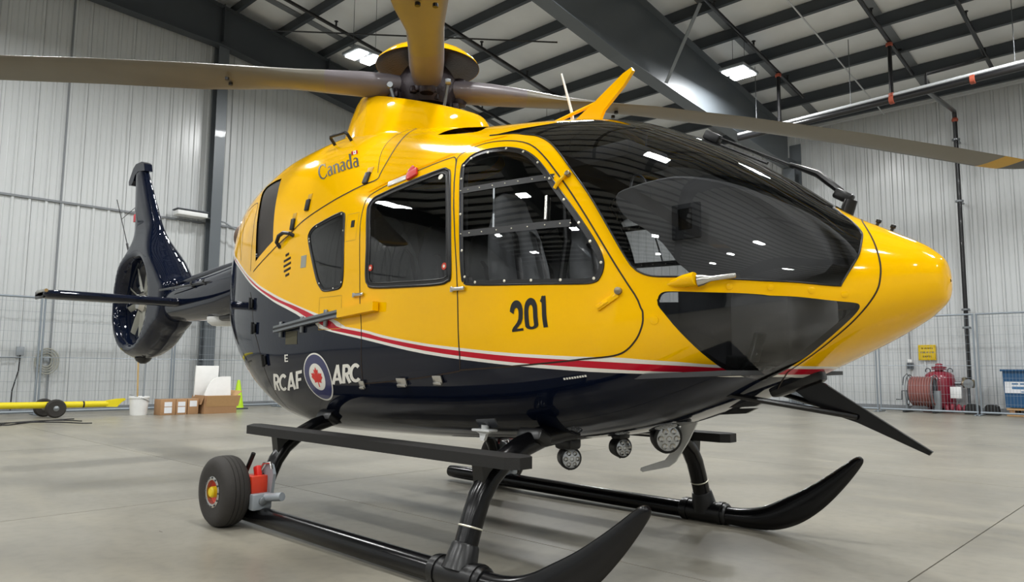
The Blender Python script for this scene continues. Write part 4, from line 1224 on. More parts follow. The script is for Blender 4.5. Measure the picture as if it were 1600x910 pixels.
g = G(); prof = [(DR + 0.002, -0.135), (DR - 0.025, -0.07), (DR - 0.03, 0.0), (DR - 0.025, 0.07), (DR + 0.002, 0.135)]
vs, fs = [], []
for r, h in prof:
    for k in range(64):
        a = 2 * PI * k / 64; vs.append((DC[0] + r * math.cos(a), h, DC[1] + r * math.sin(a)))
for i in range(4):
    for k in range(64): fs.append((i * 64 + k, i * 64 + (k + 1) % 64, i * 64 + 64 + (k + 1) % 64, i * 64 + 64 + k))
mk('fan_duct', vs, fs, 'navy', fin, None, 60)
G().lathe([(0.02, -0.12), (0.09, -0.11), (0.13, -0.06), (0.135, 0.03), (0.12, 0.10), (0.04, 0.13)], (DC[0], 0, DC[1]), (0, 1, 0), 28).build('fan_hub', ['metal'], fin)
for k in range(10):
    a = 2 * PI * k / 10 + 0.21 + 0.06 * math.sin(2.2 * k)
    d = np.array([math.cos(a), 0, math.sin(a)]); c = np.array([-math.sin(a), 0, math.cos(a)]); n = np.array([0, 1.0, 0])
    vs, fs = [], []
    for r, ch, tw in ((0.12, .035, .9), (0.30, .040, .75), (0.50, .036, .6)):
        o = np.array([DC[0], -0.03, DC[1]]) + d * r; e = c * math.cos(tw) + n * math.sin(tw); f_ = np.cross(d, e)
        vs += [o + e * ch, o + f_ * 0.007, o - e * ch, o - f_ * 0.007]
    for i in range(2):
        for q in range(4): fs.append((4 * i + q, 4 * i + (q + 1) % 4, 4 * i + 4 + (q + 1) % 4, 4 * i + 4 + q))
    fs.append((8, 9, 10, 11))
    mk('fan_blade', vs, fs, 'label_grey', fin, None, 40)
for k in range(3):
    a = 2 * PI * k / 3 + 0.6
    G().tube([(DC[0] + 0.1 * math.cos(a), 0.07, DC[1] + 0.1 * math.sin(a)), (DC[0] + 0.52 * math.cos(a), 0.07, DC[1] + 0.52 * math.sin(a))], 0.018, 8).build('stator_vane', ['grey_paint'], fin)
# fin tip housing with tail lamp, bumper, whip antenna
G().prism([(-5.62, 3.50), (-5.66, 3.60), (-5.74, 3.64), (-5.95, 3.645), (-6.04, 3.60), (-6.13, 3.50), (-6.18, 3.44), (-6.16, 3.39), (-6.08, 3.38), (-6.02, 3.42), (-5.96, 3.50), (-5.86, 3.53)], XZ, -0.05, 0.05).build('fin_tip_fairing', ['navy'], fin)
G().box((-5.80, -0.064, 2.90), (0.10, 0.02, 0.10), None, 0.002).build('fin_flag_patch', ['red'], fin)
G().lathe([(0.10, 0.0), (0.08, -0.04), (0.03, -0.075)], (-5.42, 0, 1.10), (0, 0, 1), 20).build('tail_bumper', ['satin'], heli)
an = G().tube([(-6.03, 0, 2.36), (-6.24, 0, 2.62)], [0.022, 0.016], 8).tube([(-6.24, 0, 2.62), (-6.75, 0, 3.30)], 0.006, 6).tube([(-6.52, 0, 2.99), (-5.98, 0, 3.09)], 0.004, 5).tube([(-6.20, 0, 3.05), (-5.97, 0, 3.02)], 0.003, 5)
an.build('whip_antenna', ['rubber'], heli)

# ---- horizontal stabiliser
def stab(sd):
    vs, fs = [], []
    secs = [(0.10, -3.86, -4.28, .115), (0.5, -3.87, -4.30, .11), (1.33, -3.89, -4.33, .115), (1.43, -3.92, -4.33, .10), (1.46, -3.98, -4.31, .04)]
    nk = 18
    for y, le, te, th in secs:
        for k in range(nk):
            a = 2 * PI * k / nk; q = (math.cos(a) + 1) / 2
            vs.append((te + (le - te) * q, sd * y, 1.69 + math.sin(a) * th / 2 * (0.35 + 0.8 * q)))
    for i in range(len(secs) - 1):
        for k in range(nk): fs.append((i * nk + k, i * nk + (k + 1) % nk, (i + 1) * nk + (k + 1) % nk, (i + 1) * nk + k))
    fs += [tuple(range(nk)), tuple((len(secs) - 1) * nk + k for k in range(nk))]
    g = G(); g.add(vs, fs); o = g.build('stabiliser', ['navy'], heli, 50)
    G().box((-4.16, sd * 1.45, 1.69), (0.30, 0.02, 0.08), None, 0.01).build('stabiliser_end_cap', ['satin'], o)
    G().tube([(-3.95, sd * 1.45, 1.72), (-4.2, sd * 1.46, 1.72)], 0.018, 8).build('position_lamp', ['metal'], o)
for sd in (-1, 1): stab(sd)

# ---- exhausts
for sd in (-1, 1):
    g = G().lathe([(0.13, -0.35), (0.15, 0.0), (0.15, 0.12), (0.14, 0.13), (0.135, 0.10), (0.12, -0.2)], (-2.24, sd * 0.20, 2.20), (-1, sd * 0.05, 0.03), 28)
    g.build('exhaust_nozzle', ['exhaust'], heli)
    put_dummy = None

# ---- roof: wire cutter, antenna, beacon plate
def thick(o2, y, t): return [(a, b) for a, b in o2]
G().prism([(1.40, 2.44), (1.44, 2.515), (1.60, 2.60), (1.80, 2.715), (1.86, 2.735), (1.87, 2.715), (1.80, 2.64), (1.66, 2.53), (1.60, 2.42)], XZ, -0.012, 0.012).build('roof_wire_cutter', ['yellow'], heli)
G().tube([(1.66, 0, 2.60), (1.18, 0, 2.535)], 0.011, 8).box((1.20, 0, 2.525), (0.09, 0.04, 0.03), None, 0.01).build('wire_cutter_strut', ['yellow'], heli)
G().tube([(1.40, 0.02, 2.45), (1.395, 0.02, 2.58), (1.31, 0.02, 2.86)], [0.016, 0.010, 0.006], 8).build('roof_antenna', ['plastic_white'], heli)
# ---- chin wire cutter
G().prism([(2.72, 0.955), (2.80, 0.965), (2.89, 0.945), (2.98, 0.885), (3.32, 0.672), (3.308, 0.657), (3.03, 0.775), (2.93, 0.805), (2.82, 0.86), (2.74, 0.92)], XZ, -0.010, 0.010).build('chin_wire_cutter', ['black'], heli)
G().box((2.76, 0, 0.955), (0.26, 0.10, 0.09), Matrix.Rotation(-0.35, 3, 'Y'), 0.02).build('cutter_mount', ['satin'], heli)
G().tube([(2.46, -0.31, 0.905), (3.03, -0.014, 0.80)], 0.013, 8).build('cutter_strut', ['black'], heli)
G().tube([(2.46, 0.31, 0.905), (3.03, 0.014, 0.80)], 0.013, 8).build('cutter_strut', ['black'], heli)
# ---- windscreen wipers
for sd in (-1, 1):
    yb = 0.075 if sd > 0 else 0.03
    n_ = lambda x, up: (x, yb + (0.10 if sd > 0 else 0.06) * (3.0 - x), float(pchip(s_of_x(x), ST[:, 1])) + up)
    if sd > 0:
        w_ = G().box(n_(2.98, 0.07), (0.09, 0.05, 0.05), Matrix.Rotation(0.6, 3, 'Y'), 0.012).lathe([(0.035, -0.02), (0.03, 0.06)], n_(2.99, 0.0), (0.4, 0, 1), 12)
        w_.tube([n_(2.97, 0.085), n_(2.86, 0.105), n_(2.72, 0.075)], [0.016, 0.018, 0.010], 8)
        w_.tube([n_(2.72, 0.075), n_(2.30, 0.055)], 0.006, 6).tube([n_(2.74, 0.065), n_(2.34, 0.045)], 0.004, 6)
        w_.build('wiper_arm', ['satin'], heli)
        G().tube([n_(2.60, 0.022), n_(2.30, 0.018), n_(2.02, 0.02)], 0.009, 6).box(n_(2.28, 0.045), (0.10, 0.05, 0.05), Matrix.Rotation(0.55, 3, 'Y'), 0.01).build('wiper_blade', ['rubber'], heli)
for x, y in ((3.11, 0.10), (3.17, 0.10)):
    z = float(S(s_of_x(x), 0.85)[2])
    G().lathe([(0.007, -0.02), (0.007, 0.02), (0.012, 0.022), (0.012, 0.034), (0.005, 0.038)], (x, y, z), (0.35, 0.15, 1), 10).build('nose_probe', ['rubber'], heli)

# ---- landing gear
for sd in (-1, 1):
    path = [(-0.86, 0.075), (-0.84, 0.075), (0.0, 0.07), (1.0, 0.063), (1.75, 0.06), (1.95, 0.062), (2.10, 0.085), (2.24, 0.145), (2.38, 0.235), (2.52, 0.355), (2.64, 0.475), (2.665, 0.50)]
    fl = [(.03, .03), (.055, .055), (.056, .056), (.056, .056), (.056, .056), (.054, .062), (.045, .076), (.032, .084), (.024, .074), (.020, .054), (.018, .030), (.010, .012)]
    pz = crom([p + q for p, q in zip(path, fl)], 4)
    G().tube([(q[0], sd * 1.10, q[1]) for q in pz], 0.05, 16, True, 0, [(max(0.006, q[2]), max(0.006, q[3])) for q in pz]).build('landing_skid', ['black'], heli)
    for bx, bz in ((1.98, 0.075), (2.10, 0.105)):
        G().lathe([(0.012, 0), (0.012, 0.012), (0.006, 0.016)], (bx, sd * 1.148 - sd * 0.004, bz), (0, sd, 0), 10).build('skid_bolt', ['grey_metal'], heli)
    for x in (1.65,):
        z = 0.065
        G().lathe([(0.060, -0.17), (0.070, -0.16), (0.070, 0.16), (0.060, 0.17)], (x, sd * 1.10, z), (1, 0, 0), 18).lathe([(0.076, -0.14), (0.076, -0.11)], (x, sd * 1.10, z), (1, 0, 0), 18).lathe([(0.076, 0.11), (0.076, 0.14)], (x, sd * 1.10, z), (1, 0, 0), 18).build('skid_saddle', ['satin'], heli)
    G().prism([(-0.72, sd * 0.88), (-0.60, sd * 1.02), (1.90, sd * 1.02), (1.95, sd * 0.98), (1.95, sd * 0.90), (1.90, sd * 0.86), (-0.70, sd * 0.86)] if sd > 0 else [(-0.74, -0.90), (-0.60, -1.02), (1.85, -1.02), (1.91, -0.98), (1.91, -0.90), (1.86, -0.86), (-0.70, -0.86)], XY, 0.548, 0.602).build('boarding_step', ['grip'], heli, 20)
    for x in (1.65, -0.26):
        G().prism([(sd * 0.87, 0.55), (sd * 1.0, 0.55), (sd * 0.985, 0.45), (sd * 0.93, 0.45)], lambda a, b, d, x=x: (x + d, a, b), -0.035, 0.035).build('step_bracket', ['satin'], heli)
half = [(1.10, 0.10), (1.06, 0.20), (1.02, 0.31), (0.98, 0.40), (0.92, 0.48), (0.83, 0.55), (0.70, 0.61), (0.55, 0.65), (0.35, 0.67), (0.15, 0.675)]
for x, r in ((1.65, 0.056), (-0.26, 0.048)):
    pth = [(x, -a, b) for a, b in half] + [(x, 0, half[-1][1])] + [(x, a, b) for a, b in half[::-1]]
    ct_ = G().tube(pth, r, 16).build('cross_tube', ['black'], heli, 60)
    for sd in (-1, 1):
        if x > 0: G().lathe([(r + 0.001, -0.004), (r + 0.004, 0), (r + 0.001, 0.004)], (x, sd * 1.035, 0.27), (0, sd * -0.36, 1), 18).build('pale_band', ['screw'], ct_)
        G().lathe([(r + 0.004, -0.07), (r + 0.010, -0.06), (r + 0.022, 0.02), (r + 0.03, 0.05)], (x, sd * 1.085, 0.135), (0, sd * 0.36, -1), 18).build('tube_socket', ['satin'], ct_)
    for sd in (-1, 1):
        G().box((x, sd * 0.60, 0.655), (0.17, 0.10, 0.07), Matrix.Rotation(sd * 0.5, 3, 'X'), 0.02).build('tube_mount', ['satin'], heli)
# ---- belly lamps and antennas
def belly_lamp(c, r, aim, name='belly_lamp', hang=0.14):
    c = np.array(c); aim = unit(aim)
    o = G().lathe([(r * 0.55, -0.075), (r * 0.9, -0.06), (r, -0.02), (r, 0.012), (r * 0.9, 0.018)], c, aim, 24).tube([c - aim * 0.03 + np.array([0, 0, r * 0.8]), c + np.array([-0.01, 0, hang])], 0.016, 8).box(c + np.array([-0.01, 0, hang - 0.02]), (0.07, 0.10, 0.04), None, 0.01).tube([c - aim * 0.06, c - aim * 0.09 - np.array([0, 0, r * 0.6]), c - aim * 0.02 - np.array([0, 0, r * 1.02])], 0.006, 6).build(name, ['rubber'], heli)
    G().lathe([(r * 0.88, 0.016), (r * 0.6, 0.024), (0.01, 0.027)], c, aim, 24).build('lamp_lens', ['lens'], o, 60)
    g = G()
    for k in range(7):
        a = 2 * PI * k / 6; rr_ = 0 if k == 6 else r * 0.55
        sx = unit(np.cross(aim, (0, 0, 1))); sz = np.cross(sx, aim)
        g.lathe([(r * 0.22, 0.02), (r * 0.2, 0.030), (0.004, 0.022)], c + sx * rr_ * math.cos(a) + sz * rr_ * math.sin(a), aim, 10)
    g.build('lamp_reflector', ['metal'], o)
belly_lamp((1.60, -0.25, 0.515), 0.062, (0.85, -0.5, -0.05), hang=0.10)
belly_lamp((1.66, 0.15, 0.55), 0.06, (0.9, -0.35, -0.05), hang=0.09)
belly_lamp((1.90, 0.25, 0.615), 0.088, (0.9, -0.55, -0.15), 'search_lamp', 0.10)
G().box((1.60, -0.27, 0.60), (0.12, 0.10, 0.07), None, 0.02).build('lamp_bracket', ['satin'], heli)
G().prism([(1.95, 0.71), (2.04, 0.71), (1.979, 0.595), (1.893, 0.473), (1.846, 0.439), (1.67, 0.393), (1.651, 0.40), (1.655, 0.417), (1.825, 0.478), (1.86, 0.52)], XZ, 0.345, 0.357).build('blade_antenna', ['plastic_white'], heli)
G().prism([(1.19, 0.665), (1.31, 0.665), (1.30, 0.655), (1.27, 0.64), (1.255, 0.605), (1.225, 0.605), (1.22, 0.64), (1.19, 0.655)], XZ, -0.575, -0.555).box((1.25, -0.565, 0.662), (0.14, 0.07, 0.014), None, 0.005).lathe([(0.022, 0), (0.022, 0.025)], (1.25, -0.56, 0.665), seg=14).build('belly_antenna', ['plastic_white'], heli)
for x, y in ((2.35, 0.12), (2.48, -0.05)):
    z = float(S(s_of_x(x), -0.97)[2])
    G().prism([(x - 0.20, z + 0.005), (x + 0.16, z + 0.03), (x + 0.10, z + 0.0), (x - 0.14, z - 0.022)], XZ, y - 0.012, y + 0.012).build('belly_fin', ['satin'], heli)

# ---- cockpit
G().prism([(-0.45, 0.82), (2.75, 0.98), (2.75, 1.0), (-0.45, 0.86)], XZ, -0.62, 0.62).build('cabin_floor', ['cabin_floor'], heli)
hood_prof = crom([(1.98, 1.90), (2.08, 1.935), (2.34, 1.945), (2.58, 1.885), (2.76, 1.785), (2.91, 1.66), (3.00, 1.54), (3.00, 1.42), (2.62, 1.36), (2.40, 1.46), (2.28, 1.60), (2.16, 1.70), (2.03, 1.79)], 3, True)
vs, fs = [], []
for y, k in ((-0.38, 0.93), (-0.35, 0.98), (-0.28, 1.0), (0.30, 1.0), (0.37, 0.98), (0.40, 0.93)):
    for a, b in hood_prof: vs.append((2.45 + (a - 2.45) * k, y * (1.0 - 0.40 * max(0.0, (a - 2.35) / 0.65)), 1.66 + (b - 1.66) * k))
n = len(hood_prof)
for i in range(5):
    for k in range(n): fs.append((i * n + k, i * n + (k + 1) % n, (i + 1) * n + (k + 1) % n, (i + 1) * n + k))
fs += [tuple(range(n)), tuple(5 * n + k for k in range(n))]
g = G(); g.add(vs, fs); hood = g.build('glare_shield', ['hood'], heli, 40)
for y in (-0.17, 0.05, 0.27):
    G().box((2.235, y, 1.66), (0.012, 0.20, 0.16), Matrix.Rotation(-0.45, 3, 'Y'), 0.004).build('display_screen', ['black'], hood)
g = G().box((2.42, -0.385, 1.70), (0.15, 0.02, 0.17), None, 0.006).build('side_vent_panel', ['liner'], hood)
G().box((2.42, -0.397, 1.71), (0.07, 0.01, 0.10), None, 0.003).build('vent_opening', ['black'], g)
G().box((2.40, 0.02, 1.22), (0.42, 0.26, 0.50), None, 0.03).build('centre_pedestal', ['liner'], heli)
G().box((2.70, 0.05, 1.20), (0.30, 0.62, 0.36), None, 0.05).build('instrument_bay', ['hood'], heli)
def seat(x, y):
    s_ = G().box((x, y, 1.16), (0.46, 0.44, 0.12), Matrix.Rotation(-0.08, 3, 'Y'), 0.05, 0, 3)
    s_ = s_.build('seat_cushion', ['seat'], heli, 60)
    vs, fs = [], []
    n = 14
    rows_ = [(x - 0.24, 1.12, .22, .07), (x - 0.27, 1.35, .235, .07), (x - 0.31, 1.60, .235, .06), (x - 0.345, 1.78, .20, .055), (x - 0.37, 1.90, .14, .05), (x - 0.385, 1.985, .11, .045), (x - 0.39, 2.02, .06, .02)]
    for xx, z, w_, d_ in rows_:
        for k in range(n):
            a = 2 * PI * k / n; vs.append((xx + d_ * math.copysign(abs(math.cos(a)) ** .6, math.cos(a)), y + w_ * math.copysign(abs(math.sin(a)) ** .6, math.sin(a)), z))
    for i in range(len(rows_) - 1):
        for k in range(n): fs.append((i * n + k, i * n + (k + 1) % n, (i + 1) * n + (k + 1) % n, (i + 1) * n + k))
    fs += [tuple(range(n)), tuple((len(rows_) - 1) * n + k for k in range(n))]
    g = G(); g.add(vs, fs); g.build('seat_backrest', ['seat'], s_, 60)
    G().box((x - 0.05, y, 0.99), (0.36, 0.34, 0.24), None, 0.02).build('seat_base', ['liner'], s_)
    for d_ in (-0.09, 0.09):
        G().tube([(x - 0.30, y + d_, 1.80), (x - 0.25, y + d_ * 1.1, 1.75), (x - 0.18, y + d_ * 1.3, 1.45), (x - 0.12, y + d_ * 1.4, 1.24)], 0.018, 6, True, 0, [(.022, .005)] * 4).build('harness_strap', ['rubber'], s_)
for x, y in ((1.62, -0.36), (1.62, 0.36), (0.55, -0.45), (0.55, 0.0), (0.55, 0.45)): seat(x, y)
for y in (-0.36, 0.36):
    G().tube([(2.10, y, 0.96), (2.06, y, 1.15), (2.14, y, 1.32), (2.08, y, 1.44)], [0.016, 0.016, 0.016, 0.022], 8).box((2.085, y, 1.47), (0.05, 0.05, 0.10), None, 0.015).build('control_stick', ['rubber'], heli)
    for d_ in (-0.10, 0.10):
        G().box((2.74, y * 0.72 + d_, 1.10), (0.02, 0.09, 0.13), Matrix.Rotation(0.3, 3, 'Y'), 0.006).tube([(2.74, y * 0.72 + d_, 1.08), (2.66, y * 0.72 + d_, 1.0)], 0.012, 6).build('rudder_pedal', ['grey_metal'], heli)
G().box((2.64, -0.20, 1.04), (0.06, 0.40, 0.05), None, 0.01).build('pedal_bar', ['grey_metal'], heli)
G().box((1.75, 0.0, 2.20), (0.45, 0.42, 0.10), None, 0.03).build('overhead_panel', ['liner'], heli)
for y in (-0.60, ):
    pts_ = [(1.86, y, 1.93), (1.90, y, 1.90), (1.93, y, 1.7)]
hs = G()
hs.tube([(1.83 + 0.0, 0.10 + 0.085 * math.cos(a), 2.03 + 0.10 * math.sin(a)) for a in np.linspace(-0.3, PI + 0.3, 16)], 0.008, 6)
hd = hs.build('headset_band', ['grey_metal'], heli)
for s in (-1, 1):
    G().lathe([(0.045, -0.02), (0.05, 0.0), (0.04, 0.03)], (1.83, 0.10 + s * 0.085, 1.985), (0, s, 0), 16).build('headset_cup', ['headset_blue'], hd)
G().tube([(1.78, -0.52, 2.10), (1.80, -0.535, 1.9), (1.83, -0.55, 1.65), (1.80, -0.56, 1.45)], 0.022, 10).build('ribbed_hose', ['rubber'], heli)

# ================================================================== GROUND HANDLING WHEELS
def handling_wheel(sd, label):
    e = empty('handling_wheel', (-0.40, sd * 1.25, 0), 0, label, 'wheel', 'handling wheels clamped to the skids')
    R = 0.218
    t_ = G().lathe([(0.095, -0.075), (0.15, -0.088), (0.19, -0.082), (0.208, -0.066), (0.2165, -0.045), (R, -0.030), (0.2125, -0.027), (R, -0.024), (R + .001, -0.004), (0.213, 0.0), (R + .001, 0.004), (R, 0.024), (0.2125, 0.027), (R, 0.030), (0.2165, 0.045), (0.208, 0.066), (0.19, 0.082), (0.15, 0.088), (0.095, 0.075)], (0, 0, R), (0, 1, 0), 56, 0, False)
    t_.build('tyre', ['tyre'], e, 40)
    G().lathe([(0.096, sd * 0.078), (0.084, sd * 0.083), (0.074, sd * 0.080), (0.072, sd * 0.03)], (0, 0, R), (0, 1, 0), 32, 0, False).build('rim', ['metal'], e)
    G().lathe([(0.0725, sd * 0.02), (0.0725, sd * 0.055), (0.05, sd * 0.045), (0.02, sd * 0.045)], (0, 0, R), (0, 1, 0), 24).build('rim_well', ['orange'], e)
    G().lathe([(0.034, sd * 0.03), (0.034, sd * 0.082), (0.026, sd * 0.092), (0.004, sd * 0.094)], (0, 0, R), (0, 1, 0), 24).build('hub_cover', ['hubcap'], e)
    for k in range(12):
        a = 2 * PI * k / 12
        G().lathe([(0.006, 0), (0.006, 0.006)], (0.088 * math.cos(a), sd * 0.079, R + 0.088 * math.sin(a)), (0, sd, 0), 8).build('rim_bolt', ['steel'], e)
    i = -sd   # inboard direction
    G().box((0.11, i * 0.13, 0.155), (0.22, 0.10, 0.085), None, 0.012).box((0.225, i * 0.13, 0.165), (0.05, 0.13, 0.10), None, 0.01).build('clamp_body', ['grey_paint'], e)
    G().lathe([(0.026, 0), (0.026, 0.012), (0.018, 0.016)], (0.25, i * 0.13, 0.17), (1, 0, 0), 16).build('clamp_bolt', ['grey_metal'], e)
    G().lathe([(0.014, 0), (0.014, 0.01)], (0.14, i * 0.08, 0.15), (0, -i, 0), 12).build('clamp_bolt', ['grey_metal'], e)
    G().tube([(0.22, i * 0.15, 0.185), (0.38, i * 0.19, 0.205)], 0.026, 12).build('axle_stub', ['grey_paint'], e)
    G().box((0.13, i * 0.14, 0.255), (0.14, 0.12, 0.125), None, 0.008).build('hydraulic_pump', ['orange'], e)
    G().box((0.135, i * 0.15, 0.335), (0.05, 0.035, 0.075), Matrix.Rotation(-0.3, 3, 'Y'), 0.008).build('pump_lever', ['red_bright'], e)
    G().tube([(0.0, i * 0.11, 0.25), (0.11, i * 0.13, 0.45)], 0.014, 10).build('pump_handle', ['rubber'], e)
    G().prism([(0.06, 0.18), (0.24, 0.18), (0.27, 0.33), (0.24, 0.385), (0.19, 0.395), (0.10, 0.32)], XZ, i * 0.185, i * 0.205).build('lift_plate', ['grey_paint'], e)
    G().tube([(0.12, i * 0.16, 0.32), (0.17, i * 0.17, 0.39), (0.24, i * 0.18, 0.40), (0.26, i * 0.18, 0.36)], 0.008, 6).build('hydraulic_line', ['metal'], e)
handling_wheel(-1, 'black handling wheel with yellow hub and red pump on the near skid')
handling_wheel(1, 'handling wheel with red pump on the far skid behind the step')

# ================================================================== FENCE AROUND THE BAY
def fence_panel(p0, p1, h, label, group):
    p0 = np.array(p0, float); p1 = np.array(p1, float); L = np.linalg.norm(p1 - p0); rz = math.atan2(p1[1] - p0[1], p1[0] - p0[0])
    e = empty('fence_panel', (p0[0], p0[1], 0), rz, label, 'fence', group)
    G().tube([(0, 0, h), (L, 0, h)], 0.022, 8).build('top_rail', ['fence'], e)
    G().tube([(0, 0, 0.07), (L, 0, 0.07)], 0.024, 8).build('bottom_rail', ['fence'], e)
    G().tube([(0, 0, 1.15), (L, 0, 1.15)], 0.008, 6).build('middle_rail', ['fence'], e)
    for x in (0.02, L - 0.02):
        G().tube([(x, 0, 0.0), (x, 0, h)], 0.020, 8).build('post', ['fence'], e)
        G().box((x, 0, 0.012), (0.04, 0.55, 0.024), None, 0.006).build('foot', ['fence'], e)
    vs, fs = [], []
    def wire(a, b, r):
        n = len(vs)
        a = np.array(a, float); b = np.array(b, float)
        d = unit(b - a); s1 = np.array([0, 1.0, 0]); s2 = np.cross(d, s1)
        for q in (a, b):
            for k in range(3):
                t = 2 * PI * k / 3; vs.append(q + s1 * r * math.cos(t) + s2 * r * math.sin(t))
        for k in range(3): fs.append((n + k, n + (k + 1) % 3, n + 3 + (k + 1) % 3, n + 3 + k))
    x = 0.08
    while x < L: wire((x, 0, 0.07), (x, 0, h), 0.0022); x += 0.065
    z = 0.27
    while z < h: wire((0, 0, z), (L, 0, z), 0.0026); z += 0.2
    tag(mk('wire_mesh', vs, fs, 'fence', e, None, None), kind='stuff')
XF, YF = -13.0, 16.55
lp = [(-2.55, 'leftmost wire mesh fence panel behind the stabiliser tip'), (0.72, 'wire mesh fence panel behind the tail rotor and the yellow tow bar'), (3.35, 'wire mesh fence panel behind the open cardboard box'), (6.0, 'wire mesh fence panel behind the tail boom')]
for (a, lb), b in zip(lp, (0.70, 3.33, 5.98, 8.6)):
    fence_panel((XF, a), (XF, b), 2.36, lb, 'wire fence panels along the walls')
rp = [(-4.4, -2.12, 'wire mesh fence panel behind the helicopter nose'), (-2.08, 0.06, 'wire mesh fence panel in front of the red tank and hose reel'), (0.10, 2.6, 'wire mesh fence panel in front of the blue crate')]
for a, b, lb in rp: fence_panel((a, YF), (b, YF), 2.36, lb, 'wire fence panels along the walls')
for k, x in enumerate((-0.16, 0.24)):
    tag(G().prism([(-0.15, 0), (0.15, 0), (0.12, 0.2), (0.06, 0.24), (-0.08, 0.24), (-0.13, 0.19)], lambda a, b, d, x=x: (x + a, 17.05 + d, b), -0.15, 0.15).build('ballast_block', ['rubber']), ('black ballast block left of the fence post by the blue crate', 'black ballast block right of the fence post by the blue crate')[k], 'weight', 'black ballast blocks at the fence post')

# ================================================================== RIGHT-HAND WALL
tk_ = empty('foam_tank', (-0.98, 17.62, 0), 0, 'crimson pressure tank with two lifting eyes behind the hose reel', 'tank')
G().lathe([(0.30, 0.10), (0.335, 0.14), (0.345, 0.25), (0.345, 0.80), (0.32, 0.92), (0.24, 0.99), (0.10, 1.02)], seg=32).build('tank_shell', ['crimson'], tk_, 50)
G().lathe([(0.10, 1.0), (0.10, 1.05), (0.17, 1.05), (0.17, 1.08), (0.10, 1.085), (0.17, 1.09), (0.17, 1.13), (0.09, 1.135), (0.08, 1.20), (0.03, 1.22)], seg=20).build('top_flange', ['crimson'], tk_, 30)
for s in (-1, 1):
    G().tube([(s * 0.25 + 0.055 * math.cos(a), -0.02, 1.0 + 0.06 * math.sin(a) + 0.03) for a in np.linspace(-0.6, PI + 0.6, 14)], 0.014, 6).build('lifting_eye', ['steel'], tk_)
    G().box((s * 0.2, -0.1, 0.06), (0.08, 0.08, 0.14)).build('leg', ['crimson'], tk_)
G().box((0.0, 0.0, 0.03), (0.66, 0.66, 0.06), None, 0.01).build('skid_base', ['crimson'], tk_)
G().tube([(0.34, 0, 0.72), (0.52, 0, 0.72), (0.66, 0.02, 0.75)], 0.05, 10).build('outlet_pipe', ['grey_metal'], tk_)
hr = empty('hose_reel', (-1.22, 17.0, 0), 0, 'hose reel wound with dull red hose on a grey stand', 'hose reel')
G().lathe([(0.30, -0.27), (0.30, 0.27)], (0, 0, 0.52), (1, 0, 0), 32).build('drum', ['steel'], hr)
hz = G()
for k in range(9):
    x = -0.24 + k * 0.06
    hz.tube([(x + 0.06 * a / (2 * PI), 0.335 * math.cos(a), 0.52 + 0.335 * math.sin(a)) for a in np.linspace(0, 2 * PI, 28)], 0.033, 8, False)
hz.build('wound_hose', ['hose'], hr, 60)
for s in (-1, 1):
    g = G().tube([(s * 0.285, 0.40 * math.cos(a), 0.52 + 0.40 * math.sin(a)) for a in np.linspace(0, 2 * PI, 32)], 0.014, 6, False)
    for k in range(6):
        a = k * PI / 3; g.tube([(s * 0.285, 0, 0.52), (s * 0.285, 0.40 * math.cos(a), 0.52 + 0.40 * math.sin(a))], 0.010, 6)
    g.build('reel_flange', ['grey_metal'], hr)
    G().box((s * 0.34, -0.05, 0.28), (0.06 if s < 0 else 0.14, 0.14, 0.52), None, 0.01).build('stand_upright', ['grey_paint'], hr)
    G().box((s * 0.33, 0, 0.03), (0.07, 0.8, 0.05), None, 0.01).build('stand_foot', ['steel'], hr)
G().tube([(-0.37, -0.05, 0.52), (-0.46, -0.05, 0.52), (-0.47, -0.05, 0.30), (-0.60, -0.05, 0.30)], 0.014, 8).build('crank_handle', ['steel'], hr)
G().tube([(-0.2, -0.2, 0.84), (-0.28, -0.22, 0.95), (-0.36, -0.22, 0.86), (-0.38, -0.24, 0.66)], 0.012, 8).build('loose_hose_end', ['steel'], hr)
vv = empty('valve_set', (-0.30, 17.4, 0), 0, 'brass valve set and white box at the foot of the black riser pipe', 'valve')
G().lathe([(0.07, -0.14), (0.10, -0.12), (0.10, -0.08), (0.06, -0.06), (0.08, 0), (0.06, 0.06), (0.10, 0.08), (0.10, 0.12), (0.07, 0.14)], (0.0, 0, 0.72), (1, 0, 0), 18).build('valve_body', ['brass'], vv)
G().lathe([(0.06, 0), (0.06, 0.10), (0.03, 0.12)], (-0.08, 0, 0.76), (0, 0, 1), 14).build('valve_bonnet', ['brass'], vv)
G().lathe([(0.02, 0.0), (0.11, 0.02), (0.11, 0.04), (0.02, 0.045)], (0.03, -0.12, 0.72), (0, -1, 0), 20).build('hand_wheel', ['grey_metal'], vv)
G().box((-0.22, -0.25, 0.50), (0.24, 0.06, 0.28), None, 0.01).build('junction_box', ['plastic_white'], vv)
G().tube([(0, 0, 0.02), (0, 0, 0.68)], 0.03, 10).build('drain_pipe', ['steel'], vv)
g = G()
random.seed(5)
for k in range(7): g.lathe([(0.035, 0), (0.05, 0.05), (0.05, 0.12), (0.03, 0.15)], (-0.42 + 0.09 * k, -0.28 + 0.07 * (k % 3), 0.05 + 0.02 * (k % 2)), (0.2 * (k % 3 - 1), 0.3, 1), 10)
g.build('coupling_row', ['crimson'], vv)
sg_ = empty('wall_sign', (-1.31, 17.93, 1.50), 0, 'square yellow notice sign on the wall above the hose reel', 'sign')
G().box((0, 0, 0), (0.42, 0.02, 0.40), None, 0.006).build('sign_plate', ['sign'], sg_)
G().tube([(-0.19, -0.012, -0.18), (0.19, -0.012, -0.18), (0.19, -0.012, 0.18), (-0.19, -0.012, 0.18), (-0.19, -0.012, -0.18)], 0.006, 4, False).build('sign_border', ['hubcap'], sg_)
